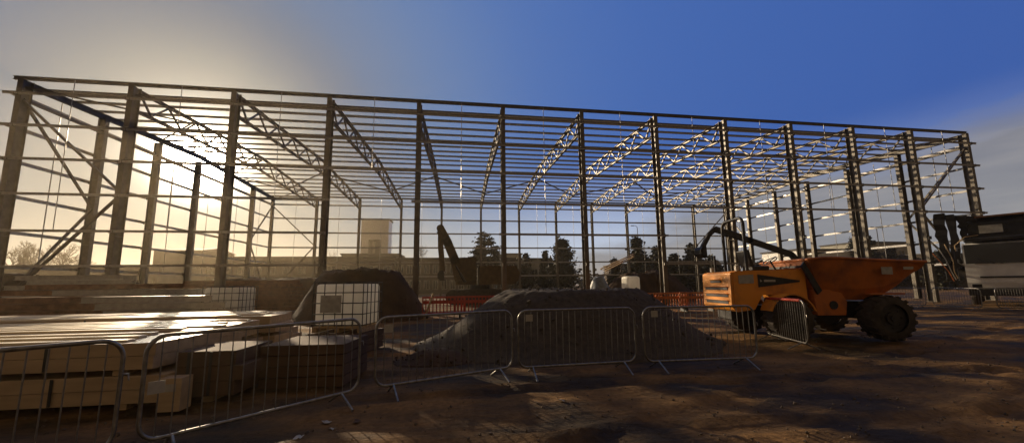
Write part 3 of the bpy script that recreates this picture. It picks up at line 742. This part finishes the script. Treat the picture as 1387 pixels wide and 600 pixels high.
    # hose
    pts = [Vector(v(p))+Vector((0, bw*.3*sc, bw*.75*sc)) for p in boom[1:]] + [Vector(v(p))+Vector((.1*sc, bw*.3*sc, bw*.4*sc)) for p in stick[:2]]
    MB().tube(pts, .035*sc, 6).build('hose', 'black', e)
    return e
# local +x is forward; rz=pi turns it to face left
def lcl(px, py, Y, ex, sc=1.0):
    p = D(px, py, Y); return ((ex-p.x)/sc, 0, p.z/sc)
Y1 = 30.; ex = D(650, 380, Y1).x
boomA = [lcl(622, 380, Y1, ex), lcl(616, 352, Y1, ex), lcl(606, 328, Y1, ex), lcl(597, 312, Y1, ex)]
stickA = [lcl(597, 310, Y1, ex), lcl(597, 335, Y1, ex), lcl(600, 368, Y1, ex)]
excavator(ex, Y1, pi, 1.35, [tuple(c/1.35 for c in p) for p in boomA], [tuple(c/1.35 for c in p) for p in stickA], 'olive excavator with its boom folded upright, seen beyond the red barriers', bw=.40, cab_h=.5, bucket_rot=.2, bs=.6)
Y2 = 19.; ex = D(1108, 350, Y2).x
boomB = [(.5, 0, 1.6), lcl(1072, 345, Y2, ex), lcl(1015, 326, Y2, ex), lcl(969, 311, Y2, ex)]
stickB = [lcl(969, 310, Y2, ex), lcl(960, 318, Y2, ex), lcl(951, 336, Y2, ex)]
excavator(ex, Y2, pi, .95, [tuple(c/.95 for c in p) for p in boomB], [tuple(c/.95 for c in p) for p in stickB], 'dark excavator reaching its boom left behind the dumper roll bar', m_='darkmetal', bw=.23, bucket_rot=.2, cab_h=.6, bs=.65)
# ------------------------------------------------------------------ lorry at the right edge
ly = empty('crane_lorry', (31.6, 17.0, 0), radians(28), 'dark crane lorry with a pale cab front, cropped by the right edge of the photo', 'lorry')
cabp = [(-1.1, .95), (-1.18, 1.3), (-1.16, 2.38), (-.95, 3.5), (-.75, 3.66), (1.0, 3.7), (1.0, .95), (.75, .95), (.6, 1.3), (.0, 1.4), (-.55, 1.25), (-.65, .95)]
MB().prism(cabp, -1.25, 1.25).build('cab', 'white', ly, bevel=.06)
MB().prism([(-1.20, 2.42), (-1.235, 2.42), (-1.03, 3.56), (-.99, 3.56)], -1.18, 1.18).build('windscreen', 'glass', ly)
for s_ in (-1, 1):
    y0_, y1_ = sorted((s_*1.253, s_*1.262)); MB().prism([(-.95, 2.4), (-.8, 3.4), (.5, 3.4), (.5, 2.4)], y0_, y1_).build('side_window', 'glass', ly)
    mb = MB(); mb.tube([(-1.15, s_*1.2, 3.35), (-1.4, s_*1.42, 3.4), (-1.45, s_*1.46, 2.5), (-1.18, s_*1.26, 2.3)], .022, 8); mb.build('mirror_arm', 'plate', ly)
    MB().box((-1.42, s_*1.45, 2.95), (.10, .22, .5)).build('mirror', 'black', ly, bevel=.03)
    MB().box((-1.30, s_*.9, 1.12), (.10, .36, .2)).build('headlight', 'glass', ly, bevel=.02)
    mb = MB(); mb.tube([(-1.26, s_*.15, 2.40), (-1.24, s_*.15+.25, 2.46), (-1.18, s_*.15+.6, 2.75)], .014, 6); mb.build('wiper', 'black', ly)
MB().bb(-1.32, -1.0, -1.25, 1.25, .55, .93).build('bumper', 'black', ly, bevel=.04)
MB().box((-1.20, 0, 1.62), (.03, 1.5, .10)).build('grille', 'black', ly)
MB().bb(-1.05, .95, -1.15, 1.15, 3.72, 3.95).build('roof_fairing', 'soot', ly, bevel=.06)
MB().bb(-.9, 7.0, -.5, .5, .6, .94).build('chassis', 'darkmetal', ly)
MB().bb(1.1, 7.2, -1.25, 1.25, 1.1, 1.35).build('flat_bed', 'darkmetal', ly)
mb = MB(); mb.prism([(1.15, 1.36), (1.15, 5.0), (1.6, 5.35), (3.4, 5.3), (3.8, 4.7), (3.8, 1.36)], -1.7, 1.0); eq = mb.build('crane_house', 'soot', ly, bevel=.08)
MB().bb(1.10, 1.14, -.35, .55, 4.35, 4.85).build('window', 'plate', eq)
MB().bb(1.2, 3.6, -1.6, .9, 5.36, 5.46).build('roof_rail', 'rust', eq)
# folded crane on the far side of the cab
rn = random.Random(4)
for k, (x, y, z0, z1, w, d) in enumerate(((.3, 2.02, 2.5, 5.75, .46, .6), (.1, 1.56, 2.2, 5.6, .38, .5), (.5, 1.12, 3.99, 5.5, .36, .5))):
    mb = MB(); n_ = 9; vs = []
    for i in range(n_+1):
        z = z0+(z1-z0)*i/n_; a = w/2*rn.uniform(.75, 1.1); b = d/2*rn.uniform(.8, 1.1); o_ = rn.uniform(-.06, .06)
        vs += [(x-b, y-a+o_, z), (x+b, y-a+o_, z), (x+b, y+a+o_, z), (x-b, y+a+o_, z)]
    mb.add(vs, [(i*4+j, i*4+(j+1) % 4, i*4+4+(j+1) % 4, i*4+4+j) for i in range(n_) for j in range(4)] + [(3, 2, 1, 0), (n_*4, n_*4+1, n_*4+2, n_*4+3)])
    mb.build('crane_arm', 'soot', ly)
MB().bar((.3, 2.2, 5.6), (1.4, .6, 5.3), .28, .3).build('crane_arm', 'soot', ly)
MB().bar((.3, 1.9, 2.7), (1.6, 1.0, 1.5), .34, .36).build('crane_base', 'darkmetal', ly)
mb = MB(); mb.bb(-.1, .5, 1.6, 2.1, 1.45, 2.4); mb.build('crane_hook_block', 'soot', ly, bevel=.05)
for k, (m_, off) in enumerate((('orangeplastic', 0), ('plate', .28), ('timber', .55))):
    MB().tube([(-.05, 2.5-off, 3.2+off), (-.3, 2.25-off, 2.7), (-.25, 1.95-off*.4, 2.0), (-.1, 1.8-off*.3, 1.4+.3*off)], .028, 6).build('hose', m_, ly)
mb = MB(); mb.tube([(-.1, 1.5, 3.0), (-.3, 1.55, 3.6), (-.2, 1.1, 4.1), (.3, .6, 4.2)], .03, 6); mb.build('hose', 'timber', ly)
def swheel(x, y, r, w, parent):
    wh = bpy.data.objects.new('wheel', None); C.objects.link(wh); wh.parent = parent; wh.location = (x, y, r)
    mb = MB(); mb.tube([(0, -w/2, 0), (0, -w/2+.03, 0), (0, w/2-.03, 0), (0, w/2, 0)], [r*.92, r, r, r*.92], 28); mb.build('tyre', 'rubber', wh)
    mb = MB(); mb.cyl((0, -w/2-.012, 0), (0, w/2+.012, 0), r*.6, 20); mb.build('rim', 'plate', wh)
for x in (-.25, 4.2, 5.5):
    for y in (-1.05, 1.05): swheel(x, y, .5, .34, ly)

# ------------------------------------------------------------------ parked cars far back
def car(x, y, rz, label, m_):
    c_ = empty('parked_car', (x, y, 0), rz, label, 'car', 'cars parked beyond the site')
    b = [(-2.1, .35), (-2.15, .75), (-1.95, .95), (-1.1, 1.0), (-.5, 1.42), (.9, 1.45), (1.6, 1.05), (2.1, .98), (2.15, .4)]
    MB().prism(b, -.85, .85).build('body', m_, c_, bevel=.06)
    for s_ in (-1, 1):
        y0_, y1_ = sorted((s_*.853, s_*.862)); MB().prism([(-.95, 1.02), (-.45, 1.36), (.85, 1.38), (1.35, 1.05)], y0_, y1_).build('window', 'glass', c_)
    MB().prism([(-1.12, 1.02), (-.54, 1.42), (-.50, 1.40), (-1.05, 1.0)], -.7, .7).build('windscreen', 'glass', c_)
    for wx in (-1.3, 1.3):
        for wy in (-.78, .78): swheel(wx, wy, .32, .2, c_)
    return c_
car(D(388, 380, 42).x, 42, .1, 'pale car parked behind the low spoil bank left of the tall soil mound', 'white')
car(D(1008, 372, 40).x, 40, .2, 'white car parked behind the dumper roll bar', 'white')

# ------------------------------------------------------------------ steel and timber stores, left middle
def store(px, py, Y, n, length, seed, label, m_='rust', dz=.07):
    rnd = random.Random(seed); p = D(px, py, Y)
    root = empty('girder_bundle', (p.x, Y, 0), rnd.uniform(-.08, .08), label, 'girder bundle', 'bundles of long steel sections lying on the ground')
    z = .02
    for q in (-.35, .35): MB().box((q*length, 0, .08), (.12, 1.3, .14)).build('bearer', 'timber', root)
    rows = int(p.z/.24)
    for r in range(max(1, rows)):
        for k in range(n):
            y_ = -.5+k*(1.0/(n-1)) if n > 1 else 0; e = rnd.uniform(-.5, .5)
            mb = MB(); mb.ibeam((-length/2+e, y_, .25+r*.23), (length/2+e, y_, .25+r*.23), .2, .12, .012, (0, 0, 1)); mb.build('girder', m_, root)
    return root
store(112, 372, 20, 3, 4.5, 1, 'rusty girder bundle farthest left with a bright top edge', 'galv')
store(160, 385, 17.5, 4, 6, 2, 'rusty girder bundle in front of the low left building', 'rust')
store(205, 392, 16, 4, 5, 3, 'glinting girder bundle behind the middle of the panel stack', 'galv')
store(235, 398, 14.2, 3, 4, 4, 'low girder bundle beside the farther white tote', 'galv')
store(75, 398, 15, 4, 7, 5, 'low girder bundle behind the left end of the panel stack', 'rust')
store(330, 378, 24, 3, 6, 6, 'girder bundle lying behind the farther white tote', 'rust')

# timber planks leaning up to the right and a tarp heap, centre back
for k in range(3):
    a = D(814+k*3, 364+k*1.5, 28+k*.4); b = D(858, 344+k*2, 28+k*.4)
    tag(MB().bar(a, b, .25, .07).build('plank', 'timber'), ['topmost pale plank of three raised on the rubble', 'middle pale plank of three raised on the rubble', 'lowest pale plank of three raised on the rubble'][k], 'plank', 'planks raised on the rubble')
p = D(812, 380, 27.5)
heap('tarp_heap', 'tarp', p.x, 27.5, 1.3, 1.0, 2.0, .3, 'blue grey tarp heaped below the raised planks', 'tarp', 21, 40, .4)
p = D(854, 380, 26)
tk = empty('water_tank', (p.x, 26, 0), .1, 'small rounded white tank standing behind the orange barriers', 'tank')
MB().bb(-.55, .55, -.5, .5, .9, 2.05).build('tank_body', 'poly', tk, bevel=.18); MB().cyl((0, 0, 2.05), (0, 0, 2.12), .16, 14).build('lid', 'black', tk)
mb = MB()
for a in (-.45, .45):
    for b in (-.4, .4): MB().bb(a-.05, a+.05, b-.05, b+.05, 0, .9).build('leg', 'rust', tk)
p = D(890, 385, 27)
heap('rubble_heap', 'soil', D(880, 385, 29).x, 29.5, 5.0, 2.5, 2.3, .4, 'dark rubble heap under the raised planks', 'rubble', 25, 70, .5, fine=.2)

# ------------------------------------------------------------------ buildings beyond
def building(name, x0, x1, Y, depth, H, m_, label, cat='building', win=None, roof='flat', floor_h=3.0, door=None, base=0):
    b = empty(name, ((x0+x1)/2, Y+depth/2, 0), 0, label, cat)
    hw, hd = (x1-x0)/2, depth/2
    MB().bb(-hw, hw, -hd, hd, base, H).build('wall', m_, b)
    if roof == 'flat':
        MB().bb(-hw-.25, hw+.25, -hd-.25, hd+.25, H+.003, H+.3).build('roof', 'roof', b)
    else:
        mb = MB(); mb.prism([(-hd-.3, H), (0, H+roof), (hd+.3, H)], -hw-.3, hw+.3)
        mb.v = [(v_[1], v_[0], v_[2]) for v_ in mb.v]; mb.build('roof', 'roof', b)
    if win:
        nwx, rows, ww, wh, z0 = win; rnd = random.Random(int(x0*10) & 255)
        for r in range(rows):
            for k in range(nwx):
                x = -hw + 2*hw*(k+.5)/nwx; z = z0 + r*floor_h
                w_ = MB().bb(x-ww/2, x+ww/2, -hd-.03, -hd-.004, z, z+wh).build('window', 'glass', b)
                mb = MB(); mb.bb(x-ww/2-.08, x-ww/2, -hd-.08, -hd-.004, z-.08, z+wh+.08); mb.bb(x+ww/2, x+ww/2+.08, -hd-.08, -hd-.004, z-.08, z+wh+.08)
                mb.bb(x-ww/2, x+ww/2, -hd-.08, -hd-.004, z+wh, z+wh+.08); mb.bb(x-ww/2, x+ww/2, -hd-.1, -hd-.004, z-.08, z); mb.bb(x-.03, x+.03, -hd-.06, -hd-.031, z, z+wh)
                mb.build('frame', 'pale', w_)
    if door is not None:
        MB().bb(door-.6, door+.6, -hd-.05, -hd-.004, 0, 2.3).build('door', 'pale', b)
    return b
building('terrace_building', -75, -44.5, 60, 12, 4.75, 'brickb', 'low brown building behind the frame at the far left', win=(12, 1, 1.4, 1.2, 1.6))
building('office_block', -56.0, -48.2, 74, 10, 8.6, 'brickb', 'blocky brown building rising above the low roofs at left', win=(3, 2, 1.2, 1.4, 1.4), roof=.9)
building('long_building', -47.5, -12.5, 70, 14, 6.8, 'brickb', 'long low brown building behind the sun side of the frame', win=(14, 2, 1.2, 1.3, 1.0))
building('long_building', -12.3, 10.6, 70.5, 14, 6.6, 'concrete', 'long grey building with upright windows behind the middle of the frame', win=(14, 2, .9, 1.6, .9))
building('annexe', 10.9, 17.5, 69, 12, 6.4, 'pale', 'pale annexe with small windows right of the pine tree', win=(3, 1, 1.1, 1.7, 2.8), door=2.0)
building('roof_cabin', 11.2, 15.2, 90, 8, 9.2, 'pale', 'small beige block showing over the annexe roof', win=(2, 2, .9, 1.1, 1.2))
tw = building('tower_block', -25.5, -18.7, 95, 4.5, 18.6, 'white', 'grey windowless tower standing over the centre left roofs', win=None)
MB().bb(-1.4, 1.6, -2.33, -2.26, 9.2, 13.4).build('wall_panel', 'roof', tw); MB().bb(-.4, .2, -2.43, -2.335, 9.6, 13.0).build('wall_strip', 'pale', tw)
building('tower_podium', -26.5, -14.2, 84, 8, 8.6, 'concrete', 'stepped grey podium at the foot of the tower', win=(5, 2, .9, 1.1, 2.2))
building('site_cabin', 63.5, 78, 60, 8, 7.4, 'white', 'white two storey building behind the dumper seat', win=(5, 2, 1.6, 1.2, 1.2))
building('warehouse', 79.5, 93, 66, 12, 7.2, 'pale', 'pale cream shed with dark roof behind the dumper skip', win=(4, 1, 2.2, 1.4, 4.4))
building('warehouse', 94, 112, 60, 12, 6.6, 'brickb', 'dark brown shed behind the right end of the dumper skip', win=(5, 1, 1.8, 1.4, 3.6))
building('office_block', 101, 118, 78, 10, 11.2, 'pale', 'pale block with upper windows between the right hand columns', win=(6, 3, 1.6, 1.5, 1.6))
building('warehouse', 38, 62, 82, 10, 6.0, 'brickb', 'low dark shed hidden among the trees right of centre', win=(8, 1, 1.5, 1.4, 2.2))

# ------------------------------------------------------------------ lamp posts
def lamp(px, pytop, Y, label):
    p = D(px, pytop, Y); e = empty('street_lamp', (p.x, Y, 0), 0, label, 'street lamp', 'street lamps beyond the frame'); H = p.z
    pts = [(0, 0, 0), (0, 0, H-.5), (-.05, 0, H-.2), (-.25, 0, H), (-.7, 0, H+.04)]
    MB().tube(pts, [.09, .06, .05, .045, .04], 8).build('post', 'darkmetal', e); MB().box((-1.0, 0, H+.03), (.7, .24, .12)).build('lamp_head', 'darkmetal', e, bevel=.03)
lamp(863, 306, 64, 'tall street lamp above the large tree right of centre')
lamp(1187, 308, 58, 'street lamp seen between the right hand columns')
lamp(1232, 322, 70, 'street lamp close to the last front column')

# ------------------------------------------------------------------ trees
def leaf_crown(clumps, n, size, seed, droop=0):
    rnd = random.Random(seed); mb = MB()
    tot = sum(c[3]*c[4]*c[5] for c in clumps)
    for cx, cy, cz, rx, ry, rz2 in clumps:
        k = int(n*rx*ry*rz2/tot)
        for _ in range(k):
            a, b, c_ = (rnd.gauss(0, .5) for _ in range(3))
            p = Vector((cx+a*rx, cy+b*ry, cz+c_*rz2)); s_ = size*rnd.uniform(.5, 1.35)
            E_ = Euler((rnd.uniform(-1, 1), rnd.uniform(-1, 1), rnd.uniform(0, 6.3))).to_matrix()
            vs = [p + E_ @ Vector(w)*s_ for w in ((-.5, -.28, 0), (.1, -.5, .12), (.55, .05, -.05), (.1, .5, .1), (-.5, .3, -.08))]
            mb.add(vs, [(0, 1, 2, 3, 4)])
    return mb
def trunk(e, H, r, branches, seed, m_='bark'):
    rnd = random.Random(seed); mb = MB()
    pts = [(0, 0, 0)]; x = y = 0
    for k in range(1, 6): x += rnd.uniform(-.12, .12); y += rnd.uniform(-.12, .12); pts.append((x, y, H*k/5))
    mb.tube(pts, [r*(1-.8*k/5) for k in range(6)], 8)
    for (tx, ty, tz, z0) in branches:
        mb.tube([(0, 0, z0), (tx*.45, ty*.45, z0+(tz-z0)*.35), (tx, ty, tz)], [r*.4, r*.25, r*.06], 6)
    mb.build('trunk', m_, e)
def broad(px, pytop, Y, half_px, label, seed, m_='leafbrown', n=2600, size=.5, name='broadleaf_tree', squat=1.0):
    p = D(px, pytop, Y); H = p.z; w = half_px*Y/F*.95; rnd = random.Random(seed)
    e = empty(name, (p.x, Y, 0), rnd.uniform(0, 6), label, 'tree', 'trees beyond the frame')
    cl = []; br = []; lob = [rnd.uniform(.7, 1.15) for _ in range(9)]
    for k in range(46):
        t = rnd.random()**.85; z = H*(.16+.78*t); a = rnd.uniform(0, 6.283)
        env = w*(1-max(0, t-.35)**1.6*1.55)*lob[int(a/6.2832*8.99)]*rnd.uniform(.75, 1.1)
        s_ = w*rnd.uniform(.13, .27); rr = max(0, env-s_)*sqrt(rnd.random())
        cl.append((rr*cos(a), rr*sin(a), min(z, H-s_), s_*rnd.uniform(.8, 1.4), s_*rnd.uniform(.8, 1.4), s_*rnd.uniform(.6, 1.1)))
        if k % 4 == 0: br.append((rr*cos(a)*.9, rr*sin(a)*.9, z, H*.15))
    cl.append((0, 0, H*.3, w*.75, w*.75, H*.22)); cl.append((0, 0, H*.55, w*.45, w*.45, H*.25))
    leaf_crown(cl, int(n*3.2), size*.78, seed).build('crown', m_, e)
    trunk(e, H*.85, .22, br, seed+1); return e
def pine(px, pytop, Y, half_px, label, seed):
    p = D(px, pytop, Y); H = p.z; w = half_px*Y/F; rnd = random.Random(seed)
    e = empty('pine_tree', (p.x, Y, 0), 0, label, 'tree', 'trees beyond the frame'); cl = []; br = []
    for k in range(26):
        t = k/25; z = H*(.50+.46*t); a = k*2.4; rr = w*(1.0-.75*t)*rnd.uniform(.5, 1.0); s_ = w*(.30-.15*t)
        cl.append((rr*cos(a), rr*sin(a), z+rnd.uniform(-.2, .2), s_*1.3, s_*1.3, s_*.42)); br.append((rr*cos(a), rr*sin(a), z, z-.7))
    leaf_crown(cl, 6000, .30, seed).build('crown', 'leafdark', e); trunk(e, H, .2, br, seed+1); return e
def bare(px, pytop, Y, half_px, label, seed, depth=6):
    p = D(px, pytop, Y); H = p.z; rnd = random.Random(seed)
    e = empty('bare_tree', (p.x, Y, 0), 0, label, 'tree', 'trees beyond the frame'); mb = MB(); mc = MB()
    W_ = half_px*Y/F
    def grow(a, d, l, r, k, mbx):
        b = a + d*l
        mid = a.lerp(b, .5) + Vector((rnd.uniform(-1, 1), rnd.uniform(-1, 1), 0))*l*.06
        mbx.tube([a, mid, b], [r, r*.85, r*.68], 5 if k > 3 else 3)
        if k == 0: return
        for _ in range(3 if k > 1 else 4):
            n_ = (d + Vector((rnd.uniform(-1, 1)*1.0, rnd.uniform(-1, 1)*1.0, rnd.uniform(-.35, .6)))).normalized()
            grow(b if rnd.random() < .7 else mid, n_, l*rnd.uniform(.62, .82), max(r*.6, .024), k-1, mc)
    grow(Vector((0, 0, 0)), Vector((0, 0, 1)), H*.30, .24, depth, mb)
    mx = max(v_[2] for v_ in mc.v); sx = max(abs(v_[0]) for v_ in mc.v); f1 = H/mx; f2 = W_/sx
    for q in (mb, mc): q.v = [(v_[0]*f2, v_[1]*f2, v_[2]*f1) for v_ in q.v]
    mb.build('trunk', 'bark', e); mc.build('crown', 'bark', e); return e
pine(657, 314, 62, 23, 'dark pine with layered flat boughs behind the middle of the frame', 3)
broad(760, 322, 60, 27, 'large dark round tree right of the pine', 11)
broad(712, 341, 66, 13, 'small dark tree just right of the pale annexe', 12, n=1200)
broad(738, 338, 63, 12, 'small bushy tree touching the left of the large round tree', 13, n=1200)
broad(862, 322, 58, 27, 'tall dark tree rising behind the raised planks', 14)
broad(888, 331, 62, 20, 'dark spreading tree right of the raised planks', 15, n=2000)
broad(832, 350, 58, 14, 'low dark tree left of the raised planks', 16, n=1200)
broad(936, 327, 57, 22, 'dark round tree left of the excavator arm', 17)
broad(912, 343, 52, 20, 'low dark bushy tree between the columns left of the dumper', 18, n=1800)
broad(962, 344, 50, 22, 'low dark bushy tree behind the dumper grille', 19, n=1800)
broad(1030, 352, 45, 18, 'dark bush behind the roll bar of the dumper', 20, n=1500)
pine(1155, 320, 60, 12, 'narrow dark conifer between the right columns', 23)
pine(1173, 316, 62, 13, 'taller dark conifer right of the narrow one', 24)
broad(1206, 331, 56, 14, 'dark bushy tree behind the front end of the skip', 25, n=1400)
broad(1270, 338, 44, 20, 'dark bush left of the big dark excavator', 26, n=1600)
broad(1380, 305, 50, 30, 'dark tree at the far right edge behind the excavator', 27, n=1800)
bare(22, 324, 70, 26, 'leafless tree at the far left edge', 31)
bare(52, 328, 72, 20, 'leafless tree second from the far left', 32)
bare(92, 326, 70, 24, 'leafless tree between the first two frame columns', 33)
bare(568, 330, 100, 12, 'faint leafless tree right of the tower', 34, 5)
bare(452, 332, 100, 12, 'faint leafless tree left of the tower', 35, 5)
# far hedge line so the horizon reads as a dark band
rnd = random.Random(5); mb = MB(); cl = []
for k in range(150):
    x = -160+k*2.9; cl.append((x, 130+rnd.uniform(-4, 4), 2.2, 3.2, 3, 2.6+rnd.uniform(-.6, 1.6)))
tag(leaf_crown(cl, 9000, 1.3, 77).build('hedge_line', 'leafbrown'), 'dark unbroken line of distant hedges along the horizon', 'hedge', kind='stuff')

# ------------------------------------------------------------------ stones and litter
rnd = random.Random(9); mb = MB()
def stone(mb, x, y, z, s_):
    vs = []; E_ = Euler((rnd.uniform(0, 6), rnd.uniform(0, 6), rnd.uniform(0, 6))).to_matrix()
    for a, b, c_ in ((1, 0, 0), (-1, 0, 0), (0, 1, 0), (0, -1, 0), (0, 0, 1), (0, 0, -1)): vs.append(E_ @ Vector((a*s_*rnd.uniform(.6, 1.2), b*s_*rnd.uniform(.6, 1.2), c_*s_*.7)) + Vector((x, y, z)))
    mb.add(vs, [(0, 2, 4), (2, 1, 4), (1, 3, 4), (3, 0, 4), (2, 0, 5), (1, 2, 5), (3, 1, 5), (0, 3, 5)])
for _ in range(4200):
    y = 2.2 + 15*rnd.random()**1.7; x = rnd.uniform(-.95, 1.45)*y*1.25; s_ = .006+.022*rnd.random()**3
    if y > 6.4 and -1.5 < x < 7.2 and y < 12.6: continue
    stone(mb, x, y, gz(x, y)+s_*.3, s_)
tag(mb.build('loose_stones', 'stone'), 'scattered small stones on the bare earth', 'stones', kind='stuff')
for k, (px, py, s_, t) in enumerate(((443, 571, .05, 'crumpled white scrap near the second barrier foot'), (450, 580, .03, 'tiny white scrap just in front of the crumpled one'), (404, 594, .045, 'torn white scrap at the bottom edge left of centre'), (483, 571, .05, 'dull brown scrap right of the crumpled white one'), (761, 545, .045, 'thin white strip on the earth in front of the mound'))):
    p = G(px, py); mb = MB(); rr = random.Random(k)
    vs = [(s_*a + rr.uniform(-.01, .01), s_*.6*b, .004+rr.uniform(0, .022)) for b in (-1, 0, 1) for a in (-1, 0, 1)]
    mb.add([(a, b, c_+.003) for a, b, c_ in vs] + [(a, b, c_) for a, b, c_ in vs], [(0, 1, 4, 3), (1, 2, 5, 4), (3, 4, 7, 6), (4, 5, 8, 7), (9, 12, 13, 10), (10, 13, 14, 11), (12, 15, 16, 13), (13, 16, 17, 14), (0, 3, 12, 9), (3, 6, 15, 12), (6, 7, 16, 15), (7, 8, 17, 16), (8, 5, 14, 17), (5, 2, 11, 14), (2, 1, 10, 11), (1, 0, 9, 10)])
    tag(mb.build('litter_scrap', 'label' if k != 3 else 'wrap', None, (p.x, p.y, gz(p.x, p.y)), rr.uniform(0, 3)), t, 'litter', 'scraps of litter on the ground')

# ------------------------------------------------------------------ added haze
HAZE = .0008  # added volume; its warm veil stands in for lens glare round the sun
if HAZE:
    gx_ = max(abs(v_[0]) for v_ in bpy.data.objects['ground'].data.vertices[0:1] and [v.co for v in bpy.data.objects['ground'].data.vertices])
    mb = MB(); e = gx_+60; mb.bb(-e, e, -e, e, -1.2, 19.3)
    M = bpy.data.materials.new('haze'); M.use_nodes = True; n = M.node_tree.nodes; n.clear()
    o_ = n.new('ShaderNodeOutputMaterial'); pv = n.new('ShaderNodeVolumePrincipled'); M.node_tree.links.new(pv.outputs[0], o_.inputs['Volume'])
    pv.inputs['Color'].default_value = (1, .83, .58, 1); pv.inputs['Density'].default_value = HAZE; pv.inputs['Anisotropy'].default_value = .72
    tag(mb.build('haze', M), 'thin haze volume added over the whole site as a glare veil', kind='stuff')
